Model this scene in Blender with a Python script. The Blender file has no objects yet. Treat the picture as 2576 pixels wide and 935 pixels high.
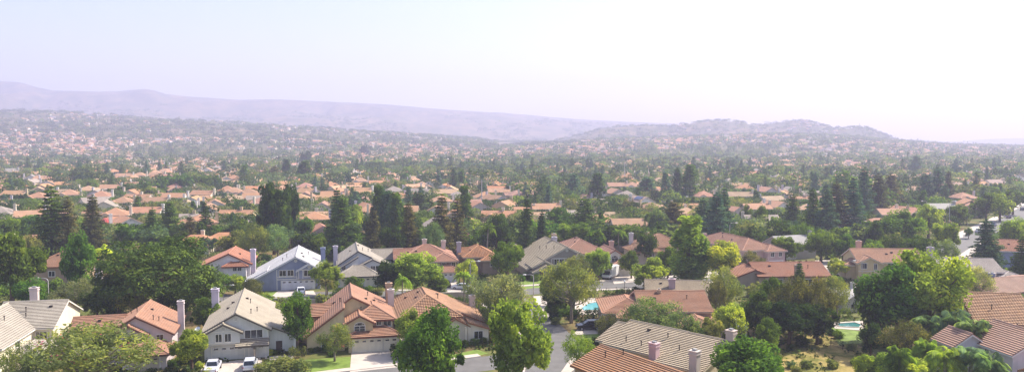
HAZE = 3.2e-4; SKY = .13; SUN = 4.5; EXPO = .99; SKYTINT = (1.08, .972, .955)
import bpy, math, random
import numpy as np
from mathutils import Vector, Matrix

random.seed(11)
RS = np.random.RandomState(7)
SC = bpy.context.scene
COL = SC.collection
R = math.radians

# ------------------------------------------------------------------ camera geometry
CX, CY, F, HOR, H = 1288.0, 467.5, 1983.0, 345.0, 36.0
PITCH = math.atan((CY - HOR) / F)

def ray(px, py):
    x = (px - CX) / F; y = -(py - CY) / F
    c, s = math.cos(PITCH), math.sin(PITCH)
    return Vector((x, c + y * s, -s + y * c))

def G(px, py, z=0.0):
    d = ray(px, py); t = (z - H) / d.z
    return Vector((d.x * t, d.y * t, z))

def topz(px, py, Y):
    d = ray(px, py)
    return H + d.z / d.y * Y

def project(p):
    c, s = math.cos(PITCH), math.sin(PITCH)
    x, y, z = p[0], p[1], p[2] - H
    dep = y * c - z * s
    up = y * s + z * c
    return CX + F * x / dep, CY - F * up / dep

def srgb(h):
    if isinstance(h, (tuple, list)): return tuple(h)[:3]
    h = h.lstrip('#')
    v = [int(h[i:i+2], 16) / 255 for i in (0, 2, 4)]
    return tuple(c / 12.92 if c <= .04045 else ((c + .055) / 1.055) ** 2.4 for c in v)

# ------------------------------------------------------------------ tagging
def tag(o, label=None, cat=None, group=None, kind=None):
    if label: o['label'] = label
    if cat: o['category'] = cat
    if group: o['group'] = group
    if kind: o['kind'] = kind
    return o

def empty(name, loc=(0, 0, 0), rz=0.0, sc=(1, 1, 1), parent=None):
    o = bpy.data.objects.new(name, None); COL.objects.link(o)
    o.location = loc; o.rotation_euler = (0, 0, rz); o.scale = sc
    o.empty_display_size = 0.5
    if parent: o.parent = parent
    return o

def obj(name, me, parent=None, color=None, loc=(0, 0, 0), rz=0.0, sc=(1, 1, 1)):
    o = bpy.data.objects.new(name, me); COL.objects.link(o)
    o.location = loc; o.rotation_euler = (0, 0, rz); o.scale = sc
    if parent: o.parent = parent
    if color is not None: o.color = (*srgb(color), 1)
    return o

def copy_tree(o, parent=None):
    c = o.copy(); COL.objects.link(c)
    if parent: c.parent = parent
    for ch in list(o.children): copy_tree(ch, c)
    return c

def recolor(o, fn):
    for ch in o.children:
        c = fn(ch)
        if c is not None: ch.color = (*srgb(c), 1)
        recolor(ch, fn)

# ------------------------------------------------------------------ mesh builder
class MB:
    def __init__(s):
        s.v = []; s.f = []; s.m = []; s.uv = []
    def poly(s, pts, m=0, uv=None):
        b = len(s.v); s.v += [tuple(p) for p in pts]
        s.f.append(tuple(range(b, b + len(pts)))); s.m.append(m)
        s.uv.append(uv if uv else [(0, 0)] * len(pts))
    def box(s, x0, x1, y0, y1, z0, z1, m=0, skip=''):
        P = lambda x, y, z: (x, y, z)
        if 'b' not in skip: s.poly([P(x0, y1, z0), P(x1, y1, z0), P(x1, y0, z0), P(x0, y0, z0)], m)
        if 't' not in skip: s.poly([P(x0, y0, z1), P(x1, y0, z1), P(x1, y1, z1), P(x0, y1, z1)], m)
        s.poly([P(x0, y0, z0), P(x1, y0, z0), P(x1, y0, z1), P(x0, y0, z1)], m)
        s.poly([P(x1, y1, z0), P(x0, y1, z0), P(x0, y1, z1), P(x1, y1, z1)], m)
        s.poly([P(x0, y1, z0), P(x0, y0, z0), P(x0, y0, z1), P(x0, y1, z1)], m)
        s.poly([P(x1, y0, z0), P(x1, y1, z0), P(x1, y1, z1), P(x1, y0, z1)], m)
    def prism(s, pts, n, m=0):            # pts: planar loop, n: extrusion vector
        n = Vector(n); a = [Vector(p) for p in pts]; b = [p + n for p in a]
        s.poly(b, m); s.poly(a[::-1], m)
        k = len(a)
        for i in range(k):
            j = (i + 1) % k
            s.poly([a[i], a[j], b[j], b[i]], m)
    def tube(s, pts, radii, sides=6, m=0, cap=True):
        pts = [Vector(p) for p in pts]; rings = []
        for i, p in enumerate(pts):
            d = (pts[min(i + 1, len(pts) - 1)] - pts[max(i - 1, 0)]).normalized()
            u = d.cross(Vector((0, 0, 1)));
            if u.length < .05: u = d.cross(Vector((1, 0, 0)))
            u.normalize(); w = d.cross(u)
            base = len(s.v)
            for k in range(sides):
                a = 2 * math.pi * k / sides
                s.v.append(tuple(p + (u * math.cos(a) + w * math.sin(a)) * radii[i]))
            rings.append(base)
        for i in range(len(rings) - 1):
            for k in range(sides):
                k2 = (k + 1) % sides
                s.f.append((rings[i] + k, rings[i] + k2, rings[i+1] + k2, rings[i+1] + k)); s.m.append(m); s.uv.append([(0, 0)] * 4)
        if cap:
            s.f.append(tuple(rings[-1] + k for k in range(sides))); s.m.append(m); s.uv.append([(0, 0)] * sides)
            s.f.append(tuple(rings[0] + k for k in reversed(range(sides)))); s.m.append(m); s.uv.append([(0, 0)] * sides)
    def mesh(s, name, mats, uv=True, smooth=False):
        me = bpy.data.meshes.new(name)
        me.from_pydata(s.v, [], s.f)
        for m in mats: me.materials.append(m)
        me.polygons.foreach_set('material_index', s.m)
        if uv:
            l = me.uv_layers.new(name='UVMap')
            flat = [c for face in s.uv for t in face for c in t]
            l.data.foreach_set('uv', flat)
        if smooth: me.polygons.foreach_set('use_smooth', [True] * len(s.f))
        me.update()
        return me

def clip(poly, axis, lo, hi):
    """clip a list of 2-tuples (with payload) to lo<=p[axis]<=hi"""
    def half(ps, val, keep_ge):
        out = []
        for i in range(len(ps)):
            a, b = ps[i], ps[(i + 1) % len(ps)]
            ia = (a[axis] >= val) if keep_ge else (a[axis] <= val)
            ib = (b[axis] >= val) if keep_ge else (b[axis] <= val)
            if ia: out.append(a)
            if ia != ib:
                t = (val - a[axis]) / (b[axis] - a[axis])
                out.append(tuple(a[k] + t * (b[k] - a[k]) for k in range(2)))
        return out
    p = half(poly, lo, True)
    return half(p, hi, False) if p else p

def slope(mb, pts, th=.16, step=0.0, course=.42, mtop=0, medge=1):
    """roof plane: pts are the upper surface, counter-clockwise seen from above"""
    P = [Vector(p) for p in pts]
    n = Vector((0, 0, 0))
    for i in range(len(P)):
        a, b = P[i], P[(i + 1) % len(P)]
        n += a.cross(b)
    n.normalize()
    if n.z < 0: P.reverse(); n = -n
    h = Vector((0, 0, 1)).cross(n)
    if h.length < 1e-4: h = Vector((1, 0, 0))
    h.normalize(); s_ = n.cross(h)
    if s_.z < 0: h = -h; s_ = -s_
    o = P[0]
    off = (o.x * 7.3 + o.y * 3.1) % 5
    uvf = lambda p: (p.dot(h) + off, p.dot(s_))
    low = [p - n * th for p in P]
    k = len(P)
    if step > 0:
        q = [((p - o).dot(h), (p - o).dot(s_)) for p in P]
        v0 = min(a[1] for a in q); v1 = max(a[1] for a in q)
        v = v0
        while v < v1 - .02:
            ve = min(v + course, v1)
            c = clip(q, 1, v, ve)
            if len(c) >= 3:
                vs = [o + h * a[0] + s_ * a[1] + n * (step * (1 - (a[1] - v) / course)) for a in c]
                mb.poly(vs, mtop, [uvf(p) for p in vs])
                bot = [a for a in c if abs(a[1] - v) < 1e-4]
                if len(bot) >= 2:
                    x0 = min(b[0] for b in bot); x1 = max(b[0] for b in bot)
                    a0 = o + h * x0 + s_ * v; a1 = o + h * x1 + s_ * v
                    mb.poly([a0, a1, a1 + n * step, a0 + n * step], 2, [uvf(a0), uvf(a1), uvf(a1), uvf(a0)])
            v = ve
    else:
        mb.poly(P, mtop, [uvf(p) for p in P])
    mb.poly(low[::-1], medge)
    for i in range(k):
        j = (i + 1) % k
        mb.poly([low[i], low[j], P[j], P[i]], medge)

def ridge_cap(mb, a, b, r=.13, m=0):
    a, b = Vector(a), Vector(b)
    mb.tube([a + Vector((0, 0, .03)), b + Vector((0, 0, .03))], [r, r], 6, m)

# ------------------------------------------------------------------ materials
def new_mat(name):
    m = bpy.data.materials.new(name); m.use_nodes = True
    nt = m.node_tree; nt.nodes.clear()
    out = nt.nodes.new('ShaderNodeOutputMaterial')
    return m, nt, out

def N(nt, t, **kw):
    n = nt.nodes.new(t)
    for k, v in kw.items():
        if k.startswith('i_'):
            key = k[2:]
            key = int(key) if key.isdigit() else key.replace('_', ' ')
            n.inputs[key].default_value = v
        else: setattr(n, k, v)
    return n

def L(nt, a, b): nt.links.new(a, b)

def math_n(nt, op, a, b=None, c=None):
    n = nt.nodes.new('ShaderNodeMath'); n.operation = op
    for i, x in enumerate((a, b, c)):
        if x is None: continue
        if isinstance(x, (int, float)): n.inputs[i].default_value = x
        else: L(nt, x, n.inputs[i])
    return n.outputs[0]

def mulcol(nt, col, fac):
    """colour * scalar socket"""
    v = nt.nodes.new('ShaderNodeVectorMath'); v.operation = 'SCALE'
    L(nt, col, v.inputs[0]); L(nt, fac, v.inputs['Scale'])
    return v.outputs[0]

def objcolor(nt):
    oi = nt.nodes.new('ShaderNodeObjectInfo')
    return oi.outputs['Color'], oi.outputs['Random']

def noise01(nt, vec, scale, detail=3, lo=.8, hi=1.2, rough=.55):
    n = N(nt, 'ShaderNodeTexNoise', i_Scale=scale, i_Detail=detail, i_Roughness=rough)
    if vec is not None: L(nt, vec, n.inputs['Vector'])
    m = N(nt, 'ShaderNodeMapRange'); L(nt, n.outputs['Fac'], m.inputs[0])
    m.inputs[1].default_value = .3; m.inputs[2].default_value = .7
    m.inputs[3].default_value = lo; m.inputs[4].default_value = hi
    return m.outputs[0]

def geo_pos(nt):
    g = nt.nodes.new('ShaderNodeNewGeometry'); return g.outputs['Position']

def principled(nt, out, col, rough=.8, spec=.3, metal=0.0):
    b = nt.nodes.new('ShaderNodeBsdfPrincipled')
    if isinstance(col, (tuple, list)): b.inputs['Base Color'].default_value = (*col[:3], 1)
    else: L(nt, col, b.inputs['Base Color'])
    b.inputs['Roughness'].default_value = rough
    b.inputs['Specular IOR Level'].default_value = spec
    b.inputs['Metallic'].default_value = metal
    L(nt, b.outputs[0], out.inputs['Surface'])
    return b

def plain(name, col, rough=.8, spec=.3, metal=0.0, amp=.12, scale=1.5):
    m, nt, out = new_mat(name)
    rgb = N(nt, 'ShaderNodeRGB'); rgb.outputs[0].default_value = (*srgb(col), 1)
    c = mulcol(nt, rgb.outputs[0], noise01(nt, geo_pos(nt), scale, 4, 1 - amp, 1 + amp))
    principled(nt, out, c, rough, spec, metal)
    return m

def obj_mat(name, rough=.85, spec=.2, amp=.08, scale=.8):
    m, nt, out = new_mat(name)
    col, rnd = objcolor(nt)
    a = noise01(nt, geo_pos(nt), scale, 5, 1 - amp, 1 + amp)
    g = N(nt, 'ShaderNodeMapping'); L(nt, geo_pos(nt), g.inputs[0]); g.inputs['Scale'].default_value = (3, 3, .25)
    st = noise01(nt, g.outputs[0], 1.0, 4, 1 - amp * .8, 1 + amp * .6)      # rain streaks and dirt
    c = mulcol(nt, mulcol(nt, col, a), st)
    principled(nt, out, c, rough, spec)
    return m

def roof_mat(name, course=.42, tile=.34, var=.16, barrel=0.0, line=.0):
    m, nt, out = new_mat(name)
    col, rnd = objcolor(nt)
    uv = N(nt, 'ShaderNodeUVMap')
    sep = N(nt, 'ShaderNodeSeparateXYZ'); L(nt, uv.outputs[0], sep.inputs[0])
    u = math_n(nt, 'DIVIDE', sep.outputs[0], tile); v = math_n(nt, 'DIVIDE', sep.outputs[1], course)
    cv = math_n(nt, 'FLOOR', v)
    cu = math_n(nt, 'FLOOR', math_n(nt, 'ADD', u, math_n(nt, 'MULTIPLY', cv, .5 if not barrel else 0.0)))
    cmb = N(nt, 'ShaderNodeCombineXYZ'); L(nt, cu, cmb.inputs[0]); L(nt, cv, cmb.inputs[1]); L(nt, rnd, cmb.inputs[2])
    wn = N(nt, 'ShaderNodeTexWhiteNoise'); wn.noise_dimensions = '3D'; L(nt, cmb.outputs[0], wn.inputs['Vector'])
    f = math_n(nt, 'ADD', math_n(nt, 'MULTIPLY', wn.outputs['Value'], var), 1 - var / 2)
    c = mulcol(nt, col, f)
    c = mulcol(nt, c, noise01(nt, geo_pos(nt), .35, 6, .76, 1.16, .7))
    # mossy, weathered patches: a little towards grey-brown
    mix = N(nt, 'ShaderNodeMix', data_type='RGBA'); mix.inputs['B'].default_value = (.2, .18, .15, 1)
    L(nt, c, mix.inputs['A']); L(nt, noise01(nt, geo_pos(nt), .7, 7, -.1, .5, .75), mix.inputs['Factor'])
    b = principled(nt, out, mix.outputs['Result'], .82, .25)
    hgt = None
    fv = math_n(nt, 'FRACT', v)
    hv = math_n(nt, 'SUBTRACT', 1.0, fv)
    if barrel:
        su = math_n(nt, 'ABSOLUTE', math_n(nt, 'SINE', math_n(nt, 'MULTIPLY', u, math.pi)))
        hgt = math_n(nt, 'ADD', math_n(nt, 'MULTIPLY', su, barrel), math_n(nt, 'MULTIPLY', hv, .05))
    else:
        hgt = math_n(nt, 'MULTIPLY', hv, line)
    if barrel or line:
        bp = N(nt, 'ShaderNodeBump', i_Strength=1.0, i_Distance=1.0); L(nt, hgt, bp.inputs['Height'])
        L(nt, bp.outputs[0], b.inputs['Normal'])
    return m

def leaf_mat(name, attr=False, trans=.45, rnd_amt=.18):
    m, nt, out = new_mat(name)
    at = N(nt, 'ShaderNodeAttribute', attribute_name='tint')
    if attr:
        ac = N(nt, 'ShaderNodeAttribute', attribute_name='lc'); col = ac.outputs['Color']
    else:
        col, rnd = objcolor(nt)
    c = mulcol(nt, col, at.outputs['Fac'])
    yel = N(nt, 'ShaderNodeMix', data_type='RGBA', blend_type='MULTIPLY')      # new leaves a little yellower
    yel.inputs['B'].default_value = (1.35, 1.12, .7, 1)
    L(nt, c, yel.inputs['A'])
    mr = N(nt, 'ShaderNodeMapRange'); L(nt, at.outputs['Fac'], mr.inputs[0])
    mr.inputs[1].default_value = .95; mr.inputs[2].default_value = 1.45
    L(nt, mr.outputs[0], yel.inputs['Factor'])
    d = N(nt, 'ShaderNodeBsdfDiffuse'); L(nt, yel.outputs['Result'], d.inputs['Color'])
    t = N(nt, 'ShaderNodeBsdfTranslucent')
    tc = N(nt, 'ShaderNodeMix', data_type='RGBA', blend_type='MULTIPLY'); tc.inputs['Factor'].default_value = 1
    tc.inputs['B'].default_value = (1.38, 1.48, .68, 1); L(nt, yel.outputs['Result'], tc.inputs['A'])
    L(nt, tc.outputs['Result'], t.inputs['Color'])
    ms = N(nt, 'ShaderNodeMixShader'); ms.inputs[0].default_value = trans
    L(nt, d.outputs[0], ms.inputs[1]); L(nt, t.outputs[0], ms.inputs[2])
    L(nt, ms.outputs[0], out.inputs['Surface'])
    return m

M = {}
M['wall'] = obj_mat('stucco')
M['trim'] = plain('white_trim', '#d9d4cc', amp=.05)
M['fascia'] = obj_mat('fascia_board', amp=.06)
M['darktrim'] = plain('dark_trim', '#4a3c34')
M['shingle'] = roof_mat('flat_tile_roof', line=.05)
M['barrel'] = roof_mat('barrel_tile_roof', tile=.42, course=.5, var=.3, barrel=.09)
M['glass'] = plain('window_glass', '#20262e', rough=.12, spec=.8, amp=.3, scale=.6)
M['gap'] = plain('tile_riser_shade', '#4a3a32', amp=.2)  # dark riser colour paints the shadow line below each tile course
M['door'] = obj_mat('garage_door_paint', rough=.6)
M['brickc'] = obj_mat('chimney_stucco')
M['pipe'] = plain('vent_pipe', '#3a322e')
M['metal'] = plain('galvanised_metal', '#9a9a98', rough=.5, metal=.4)
M['bark'] = plain('bark', '#5d4a3a', amp=.3, scale=4)
M['palebark'] = plain('pale_bark', '#85796a', amp=.3, scale=4)
M['leaf'] = leaf_mat('leaves')
M['leaf_far'] = leaf_mat('far_leaves', attr=True)
M['needle'] = leaf_mat('needles', trans=.15)
M['solar'] = plain('solar_glass', '#2c3d63', rough=.15, spec=.8)
M['white'] = plain('white_paint', '#dedede', rough=.5, amp=.05)
M['soil'] = plain('soil', '#6b5a45', amp=.3, scale=.8)
# ------------------------------------------------------------------ foliage
def quads_mesh(name, P, T, B, tint, mat, lc=None):
    """P centres, T/B half axes -> diamond leaves; tint per face"""
    n = len(P)
    v = np.empty((n, 4, 3), np.float32)
    v[:, 0] = P - T; v[:, 1] = P + B; v[:, 2] = P + T; v[:, 3] = P - B
    me = bpy.data.meshes.new(name)
    me.vertices.add(n * 4); me.vertices.foreach_set('co', v.ravel())
    me.loops.add(n * 4); me.loops.foreach_set('vertex_index', np.arange(n * 4, dtype=np.int32))
    me.polygons.add(n); me.polygons.foreach_set('loop_start', np.arange(0, n * 4, 4, dtype=np.int32))
    me.polygons.foreach_set('loop_total', np.full(n, 4, np.int32))
    me.update(calc_edges=True)
    a = me.attributes.new('tint', 'FLOAT', 'FACE'); a.data.foreach_set('value', np.asarray(tint, np.float32))
    if lc is not None:
        c = me.attributes.new('lc', 'FLOAT_COLOR', 'FACE')
        cc = np.ones((n, 4), np.float32); cc[:, :3] = lc
        c.data.foreach_set('color', cc.ravel())
    me.materials.append(mat)
    return me

def nrm(a): return a / np.maximum(np.linalg.norm(a, axis=1, keepdims=True), 1e-6)

def leaf_arrays(C, Rr, per, size, rs, flat=1.0, inner=.5, up=.25, rand=.7, aspect=.6, tvar=.22):
    k = len(C); n = k * per
    ci = np.repeat(np.arange(k), per)
    d = nrm(rs.normal(size=(n, 3)))
    rad = inner + (1 - inner) * rs.rand(n, 1) ** .6
    d2 = d.copy(); d2[:, 2] *= flat
    P = C[ci] + d2 * rad * Rr[ci][:, None]
    nn = nrm(d + rs.normal(size=(n, 3)) * rand + np.array([0, 0, up]))
    T = nrm(np.cross(nn, rs.normal(size=(n, 3)))); B = np.cross(nn, T)
    s = size * (0.6 + .8 * rs.rand(n, 1))
    ct = 1 + tvar * rs.normal(size=k)
    tint = np.clip(ct[ci], .55, 1.6) * (.82 + .36 * rs.rand(n))
    return P, T * s, B * s * aspect, tint

def lobes_round(rs, Wd, Ht, z0, nl, k, asp=1.0, lumpy=.42):
    """k cluster centres on the outside of nl lobes inside an ellipsoid Wd wide, from z0 to Ht"""
    hz = (Ht - z0) / 2; cz = z0 + hz
    Lc = nrm(rs.normal(size=(nl, 3))) * (rs.rand(nl, 1) ** .4) * .66
    Lc[:, 2] = np.clip(Lc[:, 2], -.6, .66)
    Lr = lumpy * (.8 + .5 * rs.rand(nl))
    Lc = np.vstack([Lc, [[0, 0, .0]]]); Lr = np.append(Lr, .48)
    out = []
    tries = 0
    while len(out) < k and tries < k * 30:
        tries += 1
        i = rs.randint(len(Lc)); d = rs.normal(size=3); d /= np.linalg.norm(d)
        if d[2] < -.75: continue
        p = Lc[i] + d * Lr[i] * rs.uniform(.82, 1.0)
        if any(np.linalg.norm(p - Lc[j]) < Lr[j] * .72 for j in range(len(Lc)) if j != i): continue
        out.append(p)
    C = np.array(out)
    C[:, 0] *= Wd / 2; C[:, 1] *= Wd / 2 * asp; C[:, 2] = cz + C[:, 2] * hz
    return C

def palm_crown(rs, z0, nf, Lmin, Lmax, seg=22, lw=.06, ll0=.75):
    P = []; T = []; B = []; tint = []
    for f in range(nf):
        a = f * 2.4 + rs.uniform(-.2, .2); el = rs.uniform(-.1, 1.3); Lf = rs.uniform(Lmin, Lmax); ft = rs.uniform(.75, 1.25)
        for j in range(seg):
            t = (j + 1) / seg
            r = Lf * t * math.cos(el) * (1 - .1 * t) + .05; z = z0 + Lf * t * math.sin(el) - 2.6 * t * t * (1.15 - .35 * el) * Lf / 3.2
            dirv = np.array([math.cos(a), math.sin(a), 0]); side = np.array([-math.sin(a), math.cos(a), 0])
            ll = ll0 * math.sin(.25 + t * 2.6)
            for sg in (-1, 1):
                lv = side * sg * .75 + dirv * .45 + np.array([0, 0, -.55 + .25 * rs.rand()])
                lv = lv / np.linalg.norm(lv) * ll / 2
                P.append(dirv * r + np.array([0, 0, z]) + lv); T.append(lv); B.append(dirv * lw + np.array([0, 0, .03])); tint.append(ft * rs.uniform(.8, 1.25))
    return quads_mesh('crown', np.array(P), np.array(T), np.array(B), tint, M['leaf'])

def limbs(C, h0, Ht, r0, mat, rs, nl=7, lean=.0, name='trunk', top=.75):
    mb = MB()
    n = 6; pts = []; rad = []
    for i in range(n):
        t = i / (n - 1)
        pts.append((math.sin(t * 2) * lean, math.cos(t * 3) * lean * .5 - lean * .5, -.25 + t * (Ht * top + .25))); rad.append(r0 * (1.15 - t) + .03)
    mb.tube(pts, rad, 8)
    idx = rs.choice(len(C), min(nl, len(C)), replace=False)
    for i in idx:
        c = Vector(C[i].tolist())
        t = rs.uniform(.35, .95)
        z = h0 + (min(c.z, Ht * top) - h0) * t * .7
        tt = max(0, min(1, (z + .25) / (Ht * top + .25))); a = Vector(pts[0]).lerp(Vector(pts[-1]), tt)
        a.x = math.sin(tt * 2) * lean; a.y = math.cos(tt * 3) * lean * .5 - lean * .5
        m = a.lerp(c, .5) + Vector((0, 0, -.1 * (c - a).length))
        mb.tube([a, m, c], [r0 * .45, r0 * .3, .04], 5)
    me = mb.mesh(name, [mat], uv=False, smooth=True)
    return me

TREES = {}      # kind -> list of (crown mesh, trunk mesh, nominal height, nominal width)
def reg(kind, crown, trunk, h, w):
    a = np.empty(len(crown.vertices) * 3, np.float32); crown.vertices.foreach_get('co', a); a = a.reshape(-1, 3)
    h = float(np.percentile(a[:, 2], 99.7)); w = 2 * float(np.percentile(np.hypot(a[:, 0], a[:, 1]), 93))
    TREES.setdefault(kind, []).append((crown, trunk, h, w))

def build_species():
    for lod, q in (('', 1.0), ('_mid', .16)):
        ls = 1.0 if not lod else 2.0
        def per(n): return max(6, int(n * q))
        for s in range(4 if not lod else 3):      # round leafy crowns
            rs = np.random.RandomState(100 + s)
            C = lobes_round(rs, 8.4, 9.4, 1.3 if not lod else .5, 13, 105, lumpy=.31)
            Rr = .4 + .9 * rs.rand(len(C)) ** 1.5
            cr = quads_mesh('crown', *leaf_arrays(C, Rr, per(125), .18 * ls, rs, tvar=.26, inner=.6), M['leaf'])
            reg('round' + lod, cr, limbs(C, 1.6, 9.4, .28, M['bark'], rs), 10, 10)
        for s in range(3 if not lod else 2):      # open, feathery crowns
            rs = np.random.RandomState(200 + s)
            C = lobes_round(rs, 8.8, 8.6, 2.4, 12, 115, lumpy=.36)
            Rr = .7 + .55 * rs.rand(len(C))
            cr = quads_mesh('crown', *leaf_arrays(C, Rr, per(62), .18 * ls, rs, aspect=.35, inner=.1, tvar=.3, rand=1.0), M['leaf'])
            reg('airy' + lod, cr, limbs(C, 1.4, 8.6, .24, M['palebark'], rs, nl=14), 9.4, 10)
        for s in range(2):      # broad dark pine
            rs = np.random.RandomState(300 + s)
            C = lobes_round(rs, 17, 12.6, .9, 18, 360, lumpy=.3)
            Rr = .75 + .55 * rs.rand(len(C))
            cr = quads_mesh('crown', *leaf_arrays(C, Rr, per(62), .21 * ls, rs, flat=.7, up=.6, tvar=.3, aspect=.4), M['needle'])
            reg('pine' + lod, cr, limbs(C, 2, 12, .5, M['bark'], rs, nl=12), 13.2, 19)
        for s in range(4 if not lod else 3):      # tiered conifers
            rs = np.random.RandomState(400 + s)
            C = []; Rr = []
            Hh = 16.0; z = 1.6
            while z < Hh - .3:
                t = (z - 1.6) / (Hh - 1.6)
                Rmax = 3.7 * (1 - t) ** .8 * rs.uniform(.75, 1.1) + .25
                nb = rs.randint(8, 11); a0 = rs.rand() * 6.28
                for b in range(nb):
                    a = a0 + b * 6.283 / nb + rs.uniform(-.3, .3); Lb = Rmax * rs.uniform(.65, 1.1)
                    kk = max(1, int(Lb / .7))
                    for j in range(kk):
                        rr = (j + .7) / kk * Lb
                        C.append((rr * math.cos(a), rr * math.sin(a), z - .10 * rr + .05 * rr * (s % 2))); Rr.append(.42 + .25 * rs.rand() + .15 * (1 - t))
                z += rs.uniform(.6, .85)
            C.append((0, 0, Hh - .1)); Rr.append(.3)
            C = np.array(C); Rr = np.array(Rr)
            cr = quads_mesh('crown', *leaf_arrays(C, Rr, per(34), .2 * ls, rs, flat=.5, up=.4, tvar=.3, aspect=.45, inner=.2), M['needle'])
            mb = MB(); mb.tube([(0, 0, -.25), (0.1, 0, 8), (0, 0, 15.8)], [.34, .2, .04], 7)
            for i in range(0, len(C), 6):
                if C[i][2] < 14: mb.tube([(0, 0, C[i][2] + .2), tuple(C[i])], [.07, .02], 4, cap=False)
            reg('conifer' + lod, cr, mb.mesh('trunk', [M['bark']], uv=False), 16.4, 7.8)
        for s in range(3 if not lod else 2):      # column crowns
            rs = np.random.RandomState(500 + s)
            C = []
            for i in range(150):
                t = rs.rand(); z = 1.2 + t * 12.2
                r = 1.55 * (math.sin(min(1, (t + .1)) * math.pi) ** .45 if t < .92 else .4) * rs.uniform(.55, 1.05)
                a = rs.rand() * 6.28
                C.append((r * math.cos(a), r * math.sin(a), z))
            C = np.array(C); Rr = .5 + .35 * rs.rand(len(C))
            cr = quads_mesh('crown', *leaf_arrays(C, Rr, per(60), .2 * ls, rs, flat=1.3, tvar=.22), M['leaf'])
            reg('column' + lod, cr, limbs(C, 1, 13.4, .25, M['bark'], rs, nl=5, top=.9), 14, 4.6)
        for s in range(3 if not lod else 2):      # shrubs
            rs = np.random.RandomState(600 + s)
            C = lobes_round(rs, 2.4, 1.95, .25, 5, 34)
            C = np.vstack([C, C * np.array([.8, .8, .35])])
            Rr = .3 + .2 * rs.rand(len(C))
            cr = quads_mesh('crown', *leaf_arrays(C, Rr, per(34), .11 * ls, rs), M['leaf'])
            mb = MB()
            for i in range(5):
                c = C[i]; mb.tube([(0, 0, -.1), tuple(c)], [.04, .02], 4, cap=False)
            reg('shrub' + lod, cr, mb.mesh('stem', [M['bark']], uv=False), 2.2, 3.0)
    for s in range(2):          # feather palms
        rs = np.random.RandomState(700 + s)
        cr = palm_crown(rs, 8.0, 30, 2.6, 3.5, 22, .09, .9)
        mb = MB(); mb.tube([(0, 0, -.2), (.1, 0, 3), (0, 0, 8.1)], [.24, .19, .15], 8)
        reg('palm', cr, mb.mesh('trunk', [M['palebark']], uv=False, smooth=True), 9.8, 5.8)
    for s in range(3):          # low, many fronded palms
        rs = np.random.RandomState(730 + s)
        cr = palm_crown(rs, 3.6, 46, 2.8, 4.2, 24, .11, 1.25)
        mb = MB(); mb.tube([(0, 0, -.2), (.05, 0, 1.8), (0, 0, 3.7)], [.3, .24, .2], 8)
        reg('lowpalm', cr, mb.mesh('trunk', [M['palebark']], uv=False, smooth=True), 6, 7)
    rs = np.random.RandomState(760)          # fan palms, tall
    P = []; T = []; B = []; tint = []
    for f in range(46):
        a = rs.rand() * 6.28; el = rs.uniform(-.8, 1.3)
        c = np.array([math.cos(a) * math.cos(el), math.sin(a) * math.cos(el), math.sin(el)])
        base = np.array([0, 0, 13.0]) + c * .9
        for j in range(7):
            sp = (j - 3) * .28
            up = np.cross(c, [-math.sin(a), math.cos(a), 0])
            lv = c * math.cos(sp) + np.array([-math.sin(a), math.cos(a), 0]) * math.sin(sp)
            P.append(base + lv * .45); T.append(lv * .5); B.append(np.cross(lv, up) * .08 + np.array([.02, 0, 0])); tint.append(rs.uniform(.6, 1.3))
    cr = quads_mesh('crown', np.array(P), np.array(T), np.array(B), tint, M['leaf'])
    mb = MB(); mb.tube([(0, 0, -.2), (.15, 0, 6), (0, 0, 13)], [.3, .22, .18], 7)
    reg('fanpalm', cr, mb.mesh('trunk', [M['palebark']], uv=False, smooth=True), 14.4, 3.8)
    TREES['palm_mid'] = TREES['palm']; TREES['fanpalm_mid'] = TREES['fanpalm']
build_species()

KNAME = {'round': ('broadleaf_tree', 'tree'), 'airy': ('olive_tree', 'tree'), 'pine': ('pine_tree', 'pine tree'), 'conifer': ('conifer_tree', 'conifer'),
         'column': ('columnar_tree', 'tree'), 'shrub': ('shrub', 'shrub'), 'palm': ('palm_tree', 'palm'), 'fanpalm': ('palm_tree', 'palm'), 'lowpalm': ('palm_tree', 'palm')}
GRP = {'round': 'broadleaf trees between the houses', 'airy': 'grey green open trees between the houses', 'pine': 'dark pines', 'conifer': 'tall dark conifers of the neighbourhood',
       'column': 'column shaped trees of the neighbourhood', 'shrub': 'garden shrubs', 'palm': 'feather palms in the gardens', 'fanpalm': 'tall fan palms', 'lowpalm': 'bushy palms'}
GREENS = {'bright': '#74863e', 'lime': '#8c9846', 'mid': '#556a2e', 'dark': '#3a4d24', 'deep': '#304225', 'olive': '#6b7346', 'grey': '#727a5c', 'brown': '#555738',
          'blue': '#3c5240', 'pink': '#b0708c', 'sage': '#5d7050', 'yellow': '#a0a634', 'emer': '#4c682e'}
TONE = {'bright': 'bright green', 'lime': 'lime green', 'mid': 'mid green', 'dark': 'dark green', 'deep': 'very dark green', 'olive': 'olive green', 'grey': 'grey green',
        'brown': 'brownish green', 'blue': 'blue green', 'pink': 'pink flowering', 'sage': 'sage green', 'yellow': 'yellow green', 'emer': 'fresh green'}
FORM = {'round': 'round leafy', 'airy': 'open feathery', 'pine': 'broad', 'conifer': 'pointed tiered', 'column': 'tall narrow', 'shrub': 'low', 'palm': 'feather leaved', 'fanpalm': 'tall fan leaved'}
PLACED = []       # every tree: dict for labelling and obstacle tests
vi = {}
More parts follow.
